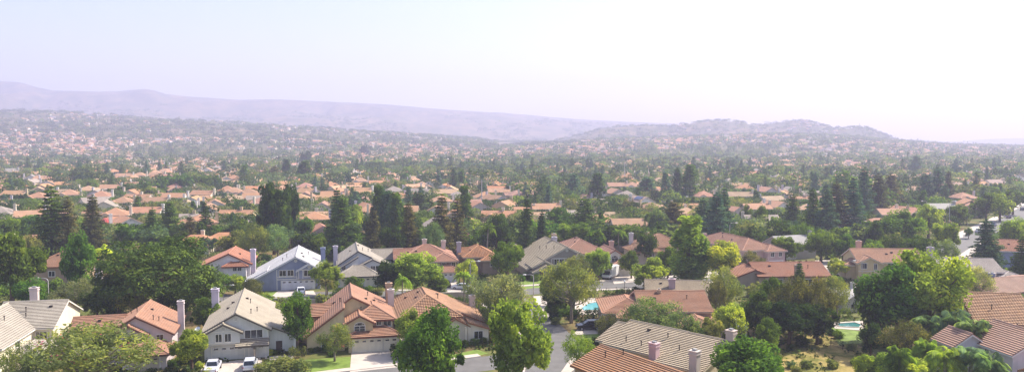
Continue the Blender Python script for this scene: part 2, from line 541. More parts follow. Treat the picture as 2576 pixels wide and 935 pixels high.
def tree_at(kind, x, y, h, w, tone, label=None, lod='', group=None, z=0.0, seed=None):
    lst = TREES[kind + lod]
    i = vi.get(kind, 0); vi[kind] = i + 1
    cr, tr, nh, nw = lst[i % len(lst)]
    name, cat = KNAME[kind]
    rnd = random.Random(i * 17 + int(x * 3))
    if kind == 'conifer': w *= rnd.uniform(.8, 1.15)
    root = empty(name, (x, y, z), rnd.uniform(0, 6.28), (w / nw, w / nw, h / nh))
    base = np.array(srgb(GREENS[tone])) * ((2.1 if tone in ('dark', 'deep', 'blue') else 1.3) if kind in ('conifer', 'pine', 'column') else 1.3 if y < 300 else 1.12)
    if 'palm' in kind: base = base * 1.35
    j = rnd.uniform(.86, 1.14); hue = rnd.uniform(-.08, .08)
    col = (base[0] * j * (1 + hue), base[1] * j, base[2] * j * (1 - hue))
    if kind in ('conifer', 'column', 'fanpalm', 'palm'): root.rotation_euler = (rnd.uniform(-.05, .05), rnd.uniform(-.05, .05), root.rotation_euler.z)
    c = obj('crown', cr, root, col); t = obj('stem' if kind == 'shrub' else 'trunk', tr, root)
    tag(root, label, cat, group or GRP[kind])
    PLACED.append(dict(o=root, kind=kind, tone=tone, x=x, y=y, h=h, w=w, label=label))
    return root

def tree(kind, px, yt, yb, wpx, tone, label=None, lod=''):
    p = G(px, yb)
    h = max(.8, topz(px, yt, p.y)); w = wpx / F * p.y * (1.25 if kind == 'conifer' else 1)
    return tree_at(kind, p.x, p.y, h, w, tone, label, lod)
# ------------------------------------------------------------------ houses
# block kinds (local metres, front faces -y):
#  ('py', x-z profile [(x,z)..], y0, y1)      roof line runs front to back along the given profile
#  ('px', y-z profile [(y,z)..], x0, x1)      roof line runs sideways
#  ('hip', x0, x1, y0, y1, eave z, pitch deg)
OV = .5
def wall_roof(spec, wall, roof, step):
    ridges = []
    for b in spec:
        if b[0] in ('py', 'px'):
            prof, a0, a1 = b[1], b[2], b[3]
            base = b[4] if len(b) > 4 else 0.0
            def pt(u, z, a): return (u, a, z) if b[0] == 'py' else (a, u, z)
            # wall: outline below the profile
            th = .17
            wp = [(prof[0][0], base)] + [(u, z - th) for u, z in prof] + [(prof[-1][0], base)]
            front = [Vector(pt(u, z, a0)) for u, z in wp]
            n = Vector(pt(0, 0, a1 - a0)) if b[0] == 'px' else Vector((0, a1 - a0, 0))
            n = Vector((a1 - a0, 0, 0)) if b[0] == 'px' else Vector((0, a1 - a0, 0))
            wall.prism(front, n, 0)
            k = len(prof)
            for i in range(k - 1):
                (u0, z0), (u1, z1) = prof[i], prof[i + 1]
                dz = (z1 - z0) / (u1 - u0)
                if i == 0 and z0 < z1 or k == 2 and z0 <= z1: u0, z0 = u0 - OV, z0 - dz * OV
                if i == k - 2 and z1 < z0: u1, z1 = u1 + OV, z1 + dz * OV
                b0, b1 = a0 - OV * .8, a1 + OV * .8
                slope(roof, [pt(u0, z0, b0), pt(u1, z1, b0), pt(u1, z1, b1), pt(u0, z0, b1)], step=step)
            for i in range(1, k - 1):
                u, z = prof[i]
                if prof[i - 1][1] < z > prof[i + 1][1]: ridges.append((pt(u, z, a0 - OV * .8), pt(u, z, a1 + OV * .8)))
        else:
            _, x0, x1, y0, y1, ze, pitch = b[:7]
            base = b[7] if len(b) > 7 else 0.0
            wall.box(x0, x1, y0, y1, base, ze - .12)
            X0, X1, Y0, Y1 = x0 - OV, x1 + OV, y0 - OV, y1 + OV
            t = math.tan(R(pitch)); z0 = ze - OV * t
            w, d = X1 - X0, Y1 - Y0
            if w >= d:
                hh = d / 2 * t; ym = (Y0 + Y1) / 2
                A, B_ = (X0 + d / 2, ym, z0 + hh), (X1 - d / 2, ym, z0 + hh)
                if w - d < .05: A = B_ = ((X0 + X1) / 2, ym, z0 + hh)
                fr = [(X0, Y0, z0), (X1, Y0, z0), B_, A]; bk = [(X1, Y1, z0), (X0, Y1, z0), A, B_]
                lf = [(X0, Y1, z0), (X0, Y0, z0), A]; rt = [(X1, Y0, z0), (X1, Y1, z0), B_]
                if A == B_: fr, bk = fr[:3], bk[:3]
            else:
                hh = w / 2 * t; xm = (X0 + X1) / 2
                A, B_ = (xm, Y0 + w / 2, z0 + hh), (xm, Y1 - w / 2, z0 + hh)
                fr = [(X0, Y0, z0), (X1, Y0, z0), A]; bk = [(X1, Y1, z0), (X0, Y1, z0), B_]
                lf = [(X0, Y1, z0), (X0, Y0, z0), A, B_]; rt = [(X1, Y0, z0), (X1, Y1, z0), B_, A]
            for q in (fr, bk, lf, rt): slope(roof, q, step=step)
            if A != B_: ridges.append((A, B_))
            for c in ((X0, Y0, z0), (X1, Y0, z0)): ridges.append((c, A if w < d or c[0] == X0 else B_))
            for c in ((X0, Y1, z0), (X1, Y1, z0)): ridges.append((c, B_ if w < d or c[0] == X1 else A))
    return ridges

def roof_z(spec, x, y):
    z = 0
    for b in spec:
        if b[0] in ('py', 'px'):
            u, a = (x, y) if b[0] == 'py' else (y, x)
            if b[2] <= a <= b[3]:
                for (u0, z0), (u1, z1) in zip(b[1], b[1][1:]):
                    if u0 <= u <= u1: z = max(z, z0 + (z1 - z0) * (u - u0) / (u1 - u0))
        else:
            _, x0, x1, y0, y1, ze, pitch = b[:7]
            if x0 <= x <= x1 and y0 <= y <= y1:
                z = max(z, ze + min(x - x0, x1 - x, y - y0, y1 - y) * math.tan(R(pitch)))
    return z

def window_mesh(w, h, bars=(1, 1), arch=False):
    fr = MB(); gl = MB(); t = .11
    fr.box(-w/2 - t, w/2 + t, -.07, .03, -t - .04, 0); fr.box(-w/2 - t, w/2 + t, -.07, .03, h, h + t)
    fr.box(-w/2 - t, -w/2, -.07, .03, 0, h); fr.box(w/2, w/2 + t, -.07, .03, 0, h)
    for i in range(1, bars[0] + 1):
        x = -w/2 + w * i / (bars[0] + 1); fr.box(x - .035, x + .035, -.05, .02, 0, h)
    for i in range(1, bars[1] + 1):
        z = h * i / (bars[1] + 1); fr.box(-w/2, w/2, -.045, .015, z - .025, z + .025)
    gl.box(-w/2, w/2, -.02, .02, 0, h)
    if arch:
        k = 8; a = [(-w/2 * math.cos(math.pi * i / k), h + t + .38 * w * math.sin(math.pi * i / k) * .8) for i in range(k + 1)]
        gl.prism([(x, -.02, z) for x, z in a], (0, .04, 0))
        for (xa, za), (xb, zb) in zip(a, a[1:]): fr.tube([(xa, -.03, za), (xb, -.03, zb)], [.07, .07], 4, cap=False)
        for fx in (-.25, .25): fr.box(w * fx - .03, w * fx + .03, -.05, .02, h + t, h + t + .27 * w)
    return fr.mesh('frame', [M['trim']], uv=False), gl.mesh('pane', [M['glass']], uv=False)
WM = {}
def get_window(w, h, bars, arch=False):
    k = (round(w, 1), round(h, 1), bars, arch)
    if k not in WM: WM[k] = window_mesh(w, h, bars, arch)
    return WM[k]
def garage_mesh(w, h):
    mb = MB(); n = 4
    for i in range(n):
        z0 = h * i / n; mb.box(-w/2, w/2, -.03, .03, z0 + .015, z0 + h / n - .015)
    mb.box(-w/2, w/2, .0, .02, 0, h)
    lt = MB(); k = max(2, int(w / 1.1))
    lt.box(-.3, .3, -.045, .0, h * .8, h * .92)
    return mb.mesh('garage_door', [M['door']], uv=False), (lt.mesh('pane', [M['glass']], uv=False), [-w/2 + w * (i + .5) / k for i in range(k)])
GM = {}
def chimney_mesh(w, d, z1, base=0):
    mb = MB()
    mb.box(-w/2, w/2, -d/2, d/2, base, z1 - .55)
    mb.box(-w/2 - .1, w/2 + .1, -d/2 - .1, d/2 + .1, z1 - .55, z1 - .38)
    mb.box(-w/2 - .02, w/2 + .02, -d/2 - .02, d/2 + .02, z1 - .38, z1 - .1)
    mb.box(-w/2 - .12, w/2 + .12, -d/2 - .12, d/2 + .12, z1 - .1, z1)
    cp = MB(); cp.box(-w/4, w/4, -d/4, d/4, z1, z1 + .22)
    return mb.mesh('chimney', [M['brickc']], uv=False), cp.mesh('flue_cap', [M['metal']], uv=False)

HOUSES = []     # (x, y, r) obstacles
FACE = {'f': 0, 'r': 90, 'b': 180, 'l': -90}
def build_house(spec, roof_c, wall_c, fascia_c='#d8d2c8', tile='shingle', wins=(), garages=(), chims=(), vents=(), trims=(), step=.09,
                door_c='#d9d2c6', gables=(), name='house', entry=None, posts=()):
    """returns an untagged root at the origin"""
    root = empty(name)
    wl = MB(); rf = MB()
    ridges = wall_roof(spec, wl, rf, step)
    wall = obj('wall', wl.mesh('wall', [M['wall']], uv=False), root, wall_c)
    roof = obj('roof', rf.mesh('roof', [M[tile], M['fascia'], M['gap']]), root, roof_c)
    # fascia takes the roof object's colour; the gutter boards are a part of their own
    if step:
        cm = MB()
        for a, b in ridges: ridge_cap(cm, a, b, .14)
        if ridges: obj('ridge_cap', cm.mesh('ridge_cap', [M['shingle']], uv=True), roof, roof_c)
    fb = MB()
    for b in spec:
        if b[0] == 'py':
            prof, a0, a1 = b[1:4]
            for a in (a0 - OV * .8 - .05,):
                for (u0, z0), (u1, z1) in zip(prof, prof[1:]):
                    dz = (z1 - z0) / (u1 - u0)
                    if (u0, z0) == prof[0] and z0 < z1: u0, z0 = u0 - OV, z0 - dz * OV
                    if (u1, z1) == prof[-1] and z1 < z0: u1, z1 = u1 + OV, z1 + dz * OV
                    fb.prism([(u0, a, z0 - .3), (u1, a, z1 - .3), (u1, a, z1 - .1), (u0, a, z0 - .1)], (0, .045, 0))
            for (u, z), (u2, z2), sg in ((prof[0], prof[1], -1), (prof[-1], prof[-2], 1)):
                dz = (z2 - z) / abs(u2 - u)
                if dz > 0: fb.box(min(u + sg * (OV + .002), u + sg * (OV + .05)), max(u + sg * (OV + .002), u + sg * (OV + .05)), a0 - OV * .8, a1 + OV * .8, z - dz * OV - .22, z - dz * OV - .03)
        elif b[0] == 'px':
            prof, a0, a1 = b[1:4]
            (u, z), (u2, z2) = prof[0], prof[1]; dz = (z2 - z) / (u2 - u)
            fb.box(a0 - OV * .8, a1 + OV * .8, u - OV - .05, u - OV - .002, z - dz * OV - .22, z - dz * OV - .03)
            for a in (a0 - OV * .8 - .05, a1 + OV * .8 + .005):
                for (u0, z0), (u1, z1) in zip(prof, prof[1:]):
                    dz = (z1 - z0) / (u1 - u0)
                    if (u0, z0) == prof[0]: u0, z0 = u0 - OV, z0 - dz * OV
                    if (u1, z1) == prof[-1]: u1, z1 = u1 + OV, z1 + dz * OV
                    fb.prism([(a, u0, z0 - .3), (a, u1, z1 - .3), (a, u1, z1 - .1), (a, u0, z0 - .1)], (.045, 0, 0))
        else:
            _, x0, x1, y0, y1, ze, pitch = b[:7]; z = ze - OV * math.tan(R(pitch))
            fb.box(x0 - OV - .05, x1 + OV + .05, y0 - OV - .05, y0 - OV - .002, z - .24, z - .03)
            fb.box(x0 - OV - .05, x0 - OV - .002, y0 - OV, y1 + OV, z - .24, z - .03)
            fb.box(x1 + OV + .002, x1 + OV + .05, y0 - OV, y1 + OV, z - .24, z - .03)
    obj('gutter', fb.mesh('gutter', [M['fascia']], uv=False), roof, fascia_c)
    for w in wins:      # (face, x, y, z, w, h, bars[, arch])
        fc, x, y, z, ww, hh = w[:6]; bars = w[6] if len(w) > 6 else (1, 0); arch = len(w) > 7
        fm, gm = get_window(ww, hh, bars, arch)
        dx, dy = {'f': (0, -.01), 'b': (0, .01), 'l': (-.01, 0), 'r': (.01, 0)}[fc]
        o = obj('window', fm, root, loc=(x + dx, y + dy, z), rz=R(FACE[fc]))
        obj('pane', gm, o)
    for g in garages:   # (x centre, y, w, h[, face])
        x, y, ww, hh = g[:4]; k = (ww, hh)
        if k not in GM: GM[k] = garage_mesh(ww, hh)
        o = obj('garage_door', GM[k][0], root, door_c, loc=(x, y - .04, 0.02))
        [obj('pane', GM[k][1][0], o, loc=(px_, 0, 0)) for px_ in GM[k][1][1]]
        fr = MB(); fr.box(-ww/2 - .14, -ww/2 - .01, -.06, .03, 0, hh + .14); fr.box(ww/2 + .01, ww/2 + .14, -.06, .03, 0, hh + .14); fr.box(-ww/2 - .01, ww/2 + .01, -.06, .03, hh + .01, hh + .14)
        obj('door_frame', fr.mesh('door_frame', [M['trim']], uv=False), o)
    for c in chims:     # (x, y, w, d, top[, colour])
        x, y, ww, dd, zt = c[:5]; col = c[5] if len(c) > 5 else wall_c
        bm, cm = chimney_mesh(ww, dd, zt)
        o = obj('chimney', bm, root, col, loc=(x, y, 0)); obj('flue_cap', cm, o)
    for v in vents:
        x, y = v[:2]; z = roof_z(spec, x, y)
        if z <= 0: continue
        mb = MB()
        if len(v) > 2: mb.box(-.25, .25, -.2, .2, -.1, .28)
        else: mb.tube([(0, 0, -.1), (0, 0, .75)], [.07, .07], 6); mb.tube([(0, 0, .72), (0, 0, .85)], [.13, .13], 6)
        obj('vent_pipe', mb.mesh('vent_pipe', [M['pipe']], uv=False), roof, loc=(x, y, z))
    if trims:
        mb = MB()
        for (x0, x1, z0, z1, y) in trims: mb.box(x0, x1, y - .05, y + .02, z0, z1)
        obj('trim_boards', mb.mesh('trim_boards', [M['trim']], uv=False), root)
    for (x, y, z) in gables:        # round louvred gable vents
        mb = MB(); k = 14
        mb.prism([(.38 * math.cos(6.2832 * i / k), -.05, .38 * math.sin(6.2832 * i / k)) for i in range(k)], (0, .06, 0))
        o = obj('gable_vent', mb.mesh('gable_vent', [M['trim']], uv=False), root, loc=(x, y, z))
        mb = MB()
        for i in range(-2, 3): mb.box(-.25, .25, -.07, -.045, i * .1 - .025, i * .1 + .02)
        obj('louvre', mb.mesh('louvre', [M['metal']], uv=False), o)
    if entry:                        # recessed porch: (x, y, w, h)
        x, y, ww, hh = entry
        mb = MB(); mb.box(x - .5, x + .5, y - .06, y + .02, .05, 2.15)
        o = obj('front_door', mb.mesh('front_door', [M['darktrim']], uv=False), root)
        kb = MB(); kb.box(x + .33, x + .41, y - .12, y - .06, 1.0, 1.1); obj('handle', kb.mesh('handle', [M['metal']], uv=False), o)
    for (x, y, hh) in posts:
        mb = MB(); mb.box(-.16, .16, -.16, .16, 0, hh); mb.box(-.22, .22, -.22, .22, 0, .18)
        obj('porch_post', mb.mesh('porch_post', [M['wall']], uv=False), root, wall_c, loc=(x, y, 0))
    return root

def place(root, label, x, y, rot, cat='house', r=None, group=None, z=0.0, centre=(6, 7)):
    root.location = (x, y, z); root.rotation_euler = (0, 0, R(rot))
    tag(root, label, cat, group)
    c, s = math.cos(R(rot)), math.sin(R(rot))
    HOUSES.append((x + c * centre[0] - s * centre[1], y + s * centre[0] + c * centre[1], r or 10.5, label))
    return root

ORG, TAN, RED, GREY, LGREY, BRN = '#b07c60', '#a88468', '#ae7f64', '#aea38f', '#b9b0a0', '#9a7358'
CRM, WHT, LAV, SAND, BLUE, GRW = '#d8cdb8', '#e2ddd4', '#cdc4c8', '#c2b08e', '#858ba2', '#c6c5c2'

# --- near row, facing the bottom street -------------------------------------------------
o = build_house([('px', [(0, 5.2), (6.8, 8.1), (13.6, 5.2)], -9, .3), ('py', [(-15, 5.0), (-8.6, 8.0), (-2.6, 5.2)], -13, 7),
                 ('hip', -3.6, 1.2, -9, -1, 2.9, 20)], LGREY, '#e2d8bf', tile='shingle',
                wins=[('r', -2.6, -6.5, 3.6, 1.6, 1.0), ('f', -1.4, 0, 3.2, 1.6, 1.1, (2, 0))], chims=[(-7.6, 15.2, 1.3, .9, 9.0, '#c8b8b4')],
                vents=[(-5, 4), (-1.5, 5, 1), (-6, -2), (-4.5, 2.5), (-5.2, -6)])
place(o, 'long grey roofed house with tall cream gable wall lit by sun at the street corner', -75.6, 127.5, 12, centre=(-3, 4), r=13)

o = build_house([('py', [(-.2, 5.0), (4.7, 7.7), (10.6, 4.7)], 0, 14), ('px', [(5.5, 4.4), (9.5, 6.2), (13.5, 4.4)], -7.4, 1), ('hip', 3.6, 10.6, -6.2, 1, 2.8, 22),
                 ('py', [(1.0, 5.0), (3.7, 6.5), (6.4, 5.0)], -1.3, 6)], RED, '#c6b9b8', '#6a4a42',
                wins=[('f', 2.6, -1.3, 3.4, .8, .8), ('f', 3.7, -1.3, 3.4, .8, .8), ('f', 4.8, -1.3, 3.4, .8, .8), ('f', 8.6, 0, 3.3, 1.1, 1.1), ('r', 10.6, 6, 3.2, 1, 1)],
                gables=[(3.7, -1.3, 5.3)], garages=[(7.0, -6.2, 4.9, 2.15)], chims=[(11.2, 7, 1.1, .8, 8.6, '#d3c6c4')],
                vents=[(4, 5), (8, 3), (7.2, 2.2), (6, 8, 1), (-3, 8, 1), (2, 10)], door_c='#b9ab9a')
place(o, 'red tiled two storey house with tall white chimney and hipped garage roof', -64.3, 123.5, 15, centre=(4, 6), r=11); o.scale = (.9, .92, .97)

o = build_house([('py', [(0, 4.9), (4.9, 7.6), (9.9, 4.9)], .5, 21.5), ('py', [(9.9, 4.95), (14.4, 3.0)], 2.2, 16), ('py', [(.5, 4.9), (3.0, 6.2), (5.5, 4.9)], -.5, 6, 2.8),
                 ('px', [(-.75, 2.7), (.52, 3.3)], 5.2, 9.6, 2.45)], GREY, GRW, '#57504a', step=.08,
                wins=[('f', 2.3, -.5, 3.25, .9, 1.25), ('f', 3.7, -.5, 3.25, .9, 1.25), ('f', 7.6, .5, 3.35, 2.7, 1.3, (2, 0)), ('r', 14.4, 6, 1, 1.2, 1.2)],
                garages=[(3.6, .5, 4.9, 2.15), (8.1, .5, 2.5, 2.15)], gables=[(3.0, -.5, 5.35), (4.9, .5, 6.6)], door_c='#cbc9c6',
                trims=[(.5, 5.5, 4.78, 4.92, -.5), (.5, 5.5, 3.0, 3.1, -.5), (0, 9.9, 2.42, 2.56, .5), (0, .5, 4.4, 4.52, .5), (9.75, 9.9, .0, 4.7, .5), (5.55, 6.1, 4.4, 4.52, .5)],
                chims=[(.3, 15.5, 1.2, .9, 9.0, '#c3b9c4')], vents=[(6.5, 12), (7.8, 8), (3, 9, 1), (5.8, 14, 1), (3.6, 12, 1), (7, 4.5)], entry=(11.5, 2.2, 2, 2.4), posts=[(14.0, .6, 2.7)])
place(o, 'large grey shingled house with round gable vents, satellite dish and two cars parked in front', *G(514, 910)[:2], 15, centre=(6, 9), r=12)
dish = MB()
k = 14
for rr0, rr1, z0, z1 in ((0.02, .25, 0, .03), (.25, .45, .03, .12)):
    for i in range(k):
        a0, a1 = 6.2832 * i / k, 6.2832 * (i + 1) / k
        dish.poly([(rr0 * math.cos(a0), rr0 * math.sin(a0), z0), (rr1 * math.cos(a0), rr1 * math.sin(a0), z1), (rr1 * math.cos(a1), rr1 * math.sin(a1), z1), (rr0 * math.cos(a1), rr0 * math.sin(a1), z0)])
do = obj('satellite_dish', dish.mesh('satellite_dish', [M['white']], uv=False), o, loc=(-.95, .7, 5.25)); do.rotation_euler = (R(40), R(-25), 0)
ar = MB(); ar.tube([(0, 0, -.3), (0, 0, 0)], [.04, .04], 6); ar.tube([(0, 0, 0), (.0, -.3, .4)], [.03, .03], 5)
obj('dish_arm', ar.mesh('dish_arm', [M['metal']], uv=False), do)

o = build_house([('py', [(-.6, 2.9), (7.0, 8.4), (13.6, 5.0)], 6, 18), ('hip', 7.2, 13.8, 2.6, 12, 5.1, 27), ('py', [(5.9, 4.9), (8.1, 6.1), (10.3, 4.9)], 1.2, 8, 2.6),
                 ('hip', 6.2, 14.8, 0, 7.5, 2.85, 20), ('px', [(8.5, 4.9), (11, 6.2), (14, 4.9)], -1.5, 4.5), ('py', [(-.6, 2.9), (5.6, 7.4)], 1.9, 6.05)], RED, SAND, '#7d4a3c', step=.1,
                wins=[('f', 8.1, 1.2, 3.35, 1.7, .85, (1, 1), True), ('f', 11.4, 2.6, 3.9, .7, .7), ('f', 12.8, 2.6, 3.7, 1.3, 1.0), ('l', -1.5, 11, 3.3, 1, 1), ('f', 2.5, 1.9, .9, 1.4, 1.3)],
                garages=[(9.4, 0, 4.9, 2.15), (13.2, 0, 2.4, 2.15)], chims=[(-.9, 6.5, 1.0, .9, 6.6, '#b7a184'), (14.0, 15, 1.1, .9, 8.8, '#b79a80')],
                vents=[(9.5, 9, 1), (11, 11, 1), (5, 8), (4, 11, 1), (10, 13), (8.5, 5)], door_c='#ddd3c0')
place(o, 'big red tiled house with arched dormer window and cream three bay garage', *G(781, 893)[:2], 13, centre=(7, 8), r=12)

o = build_house([('hip', 0, 10.4, 1, 18.5, 5.0, 28), ('py', [(9.2, 5.6), (15.6, 2.9)], 3.5, 17), ('py', [(7.5, 3.4), (9.6, 4.6), (11.7, 3.4)], .6, 6), ('py', [(11.7, 3.9), (15.4, 2.7)], .2, 5)],
                '#b08462', CRM, '#8c5a40', tile='barrel', step=.11,
                wins=[('f', 3, 1, 3.2, 1.6, 1.2), ('f', 6.5, 1, 3.2, 1.2, 1.2), ('f', 13.6, .2, .8, 1.5, 1.3), ('l', 0, 8, 3.3, 1.2, 1.1)], entry=(9.6, .6, 2, 2.4),
                chims=[(-.75, 11.5, 1.1, .9, 8.0, '#c9bdb6'), (15.2, 15.5, 1.1, .9, 5.4, '#c9bdb6')], vents=[(3.5, 8, 1), (4.2, 11, 1), (7.5, 8), (8, 13, 1), (2, 12, 1)], posts=[(8, -.3, 3), (11.3, -.3, 3)])
place(o, 'orange barrel tiled house with hipped roof beside the red tiled house', *G(1008, 874)[:2], 13, centre=(7, 9), r=12)

# --- second row, beyond the back fences ---------------------------------------------------
o = build_house([('py', [(-5.4, 2.7), (4.4, 7.9), (10.0, 5.0)], .4, 20), ('py', [(5.0, 4.9), (7.5, 6.3), (10.0, 4.9)], -.4, 5, 2.7), ('py', [(-6.8, 2.3), (-2.2, 4.6)], 2.5, 9)],
                '#c2c1c2', BLUE, '#dcdce0', step=.08, wins=[('f', 1.4, .4, 3.4, 1.5, 1.3), ('f', 3.2, .4, 3.4, 1.3, 1.3), ('f', 7.5, -.4, 3.3, 2.4, 1.4, (2, 0)), ('r', 10, 8, 3.4, 1.2, 1.1)],
                garages=[(4.9, .4, 7.6, 2.15)], gables=[(7.5, -.4, 5.45), (4.4, .4, 6.9)], door_c='#d8d6de',
                trims=[(0, 10, 2.5, 2.68, .4), (5, 10, 4.75, 4.9, -.4), (5, 5.15, 2.7, 4.75, -.4), (9.85, 10, 2.7, 4.75, -.4), (5.95, 6.07, 2.7, 4.75, -.4), (8.95, 9.07, 2.7, 4.75, -.4), (0.1, 4.6, 3.05, 3.2, .4), (0, .15, 0, 4.9, .4), (4.55, 4.7, 2.7, 4.9, .4), (9.85, 10, 0, 2.5, .4)],
                chims=[(10.6, 11, 1.1, .9, 8.4, '#8088a2')], vents=[(2, 8), (1.2, 5), (5.5, 9, 1), (7, 12), (6, 5, 1)])
place(o, 'slate blue house with pale roof and wide white garage door in the second row', *G(696, 731)[:2], 13, centre=(3, 9), r=11)

o = build_house([('py', [(0, 4.9), (4.7, 8.0), (13.5, 3.6)], 1.5, 18), ('py', [(5.4, 4.8), (8.2, 6.1), (11, 4.8)], -.2, 6, 2.7), ('hip', -.2, 9.4, -4.2, 3, 2.9, 27), ('px', [(10, 4.6), (13.5, 6.6), (17, 4.6)], 9, 16.5),
                 ('py', [(0, 4.0), (4.7, 6.8)], .2, 1.52, 3)],
                '#aba293', '#c4c5cc', '#4c4c58', step=.08, wins=[('f', 8.2, -.2, 3.3, 1.0, 1.1), ('f', 9.4, -.2, 3.3, 1.0, 1.1), ('f', 1.2, .2, 3.6, .8, .9), ('f', 2.9, .2, 3.8, .6, .7), ('f', 14, 10, 3.5, 1.2, 1)],
                garages=[(2.7, -4.2, 4.6, 2.15), (7.4, -4.2, 2.6, 2.15)], chims=[(-.7, 9, 1.1, .9, 8.4, '#bcb4bd'), (17.2, 12, 1.1, .9, 6.6, '#c9c2bf')], vents=[(6, 6), (7.5, 9), (5, 12, 1), (3, 9, 1)], entry=(12, 1.5, 2, 2.4))
place(o, 'grey two storey house with stepped gables next to the slate blue house', *G(853, 716)[:2], 13, centre=(6, 8), r=12)

o = build_house([('hip', 0, 13.6, 2, 14, 5.3, 24), ('hip', 7.6, 13.8, -1, 6, 5.1, 24), ('hip', 8.4, 14.4, -3.8, 2, 2.8, 24), ('px', [(4, 5.2), (8, 7.0), (12, 5.2)], -1.5, 3)],
                '#ae7e66', '#8b7a72', '#c9b6a6', step=.09, wins=[('f', 10.6, -1, 3.6, .9, .9), ('f', 13.0, -1, 3.3, .9, 1.3), ('f', 8.4, -1, 3.1, .8, 1.6), ('f', 4, 2, 3.4, 1.6, 1.2)],
                garages=[(11.4, -3.8, 4.9, 2.15)], chims=[(6.5, 11, 1.1, .9, 9, '#c9b7ac'), (11.5, 10.5, 1.1, .9, 8.6, '#c9b7ac')], vents=[(2, 6, 1), (4, 5, 1), (9, 10, 1)], door_c='#c9ccd6')
place(o, 'red tiled house with brown walls and white garage behind the round green tree', *G(1010, 706)[:2], 10, centre=(7, 6), r=12)

o = build_house([('hip', 0, 8.4, 2, 12.5, 4.9, 28), ('hip', 4.4, 9, 0, 6, 4.2, 26), ('px', [(6, 5), (9, 6.2), (12, 5)], -.8, 2)], '#b37d54', '#8d7c70', '#c6b49c', tile='barrel', step=.1,
                wins=[('f', 7.2, 0, 2.4, 1.5, 1.5), ('f', 2, 2, 3, 1, 1)], chims=[(-.8, 7, 1.1, .9, 8, '#a9a0a8')], vents=[(2, 5, 1), (5, 8, 1)])
place(o, 'small orange barrel tiled hip roof house between leafy trees', *G(1172, 694)[:2], 12, centre=(4, 6), r=8)

o = build_house([('py', [(-6.2, 2.6), (4.2, 7.7), (9.6, 4.9)], .4, 22), ('py', [(5.0, 4.8), (7.4, 6.2), (9.8, 4.8)], -.5, 5, 2.4), ('py', [(-5.2, 3.3), (-2.4, 4.7), (-.6, 3.8)], -1.6, 5), ('py', [(-5.4, 2.2), (-2.2, 3.7)], -3.2, -.8)],
                '#a3977f', '#958d84', '#cfc8bb', step=.09, wins=[('f', 1.4, .4, 3.2, 1.2, 1.4), ('f', 2.8, .4, 3.2, 1.2, 1.4), ('f', 7.4, -.5, 3.1, 2.2, 1.3, (2, 0))], gables=[(7.4, -.5, 5.4), (4.2, .4, 6.8)],
                trims=[(0, 9.6, 2.6, 2.75, .4), (5, 9.8, 4.65, 4.8, -.5), (0.1, 4.4, 4.75, 4.88, .4), (-.05, .08, 0, 4.7, .4), (5, 5.13, 2.4, 4.6, -.5), (9.67, 9.8, 2.4, 4.6, -.5)],
                garages=[(5, .4, 4.9, 2.15)], chims=[(-6.5, 14, 1.1, .9, 6.8, '#b09080'), (6.6, 21, 1.2, .9, 8.6, '#b9a48a')], vents=[(1, 9), (2, 5), (0, 12)], entry=(-3.6, -3.2, 2, 2.4), posts=[(-5.1, -3.0, 2.2), (-2.4, -3.0, 2.6)])
place(o, 'grey brown house with ribbed roof and twin white trimmed gables facing the back street', *G(1388, 697)[:2], 13, centre=(1, 9), r=12)

o = build_house([('hip', -5.5, 6.5, 4, 20, 5.2, 26), ('py', [(4.6, 4.9), (7.2, 6.5), (9.8, 4.9)], -.6, 9), ('hip', 1.5, 7, 1.6, 10, 5.0, 26), ('hip', 5.8, 11.5, -3.6, 3, 2.8, 22)],
                '#ad8069', '#d6cfcb', '#8a5444', step=.09, wins=[('f', 7.2, -.6, 3.4, 1.7, .9, (1, 1), True), ('f', 3.5, 1.6, 3.3, 1.2, 1.2)], garages=[(8.8, -3.6, 4.6, 2.15)], door_c='#d9d2cc',
                chims=[(-6.2, 12, 1.3, 1, 8.6, '#b9b4bd'), (10.8, 14, 1.2, .9, 6.8, '#c09a8c')], vents=[(-1, 9, 1), (3, 10, 1), (0, 13, 1)])
place(o, 'orange roofed house with white arched window gable beside the parked box van', *G(1478, 690)[:2], 10, centre=(3, 8), r=12)

o = build_house([('hip', -5, 8, 2, 14, 4.8, 26), ('hip', -9, -1, -2, 8, 4.2, 24)], '#a97d5f', '#b5a596', '#a98468', tile='barrel', step=.09, wins=[('f', -4, -2, 2.6, 1.2, 1.2), ('f', 3, 2, 2.8, 1.4, 1.2)],
                chims=[(-2.5, 6.5, 1.1, .9, 8.4, '#b39a82'), (-5.5, 12, 1.1, .9, 7.6, '#c9c4c4')])
place(o, 'tan tiled house half hidden behind the tall narrow green tree', *G(1668, 664)[:2], 10, centre=(0, 6), r=11)

o = build_house([('hip', 0, 10.5, 0, 25, 5.3, 24), ('hip', 6.6, 12.2, -1.8, 6, 5.0, 24)], '#b0826a', '#b39a96', '#d8c4b4', step=.09,
                wins=[('f', 2.2, 0, 3.4, 1.0, 1.2), ('f', 3.6, 0, 3.4, 1.0, 1.2), ('f', 8.2, -1.8, 3.3, 1.0, 1.3), ('f', 10.7, -1.8, 3.3, .9, 1.3), ('l', 0, 8, 3.4, 1.2, 1.2)], garages=[(9.4, -1.8, 4.2, 2.1)], door_c='#bfc0cf',
                chims=[(-.8, 19, 1.3, 1, 7.6, '#c0a095')], vents=[(3, 10, 1), (3, 15), (5, 18, 1)])
place(o, 'long pinkish two storey house with four upper windows beside the back street', *G(1868, 676)[:2], 17, centre=(5, 12), r=14)

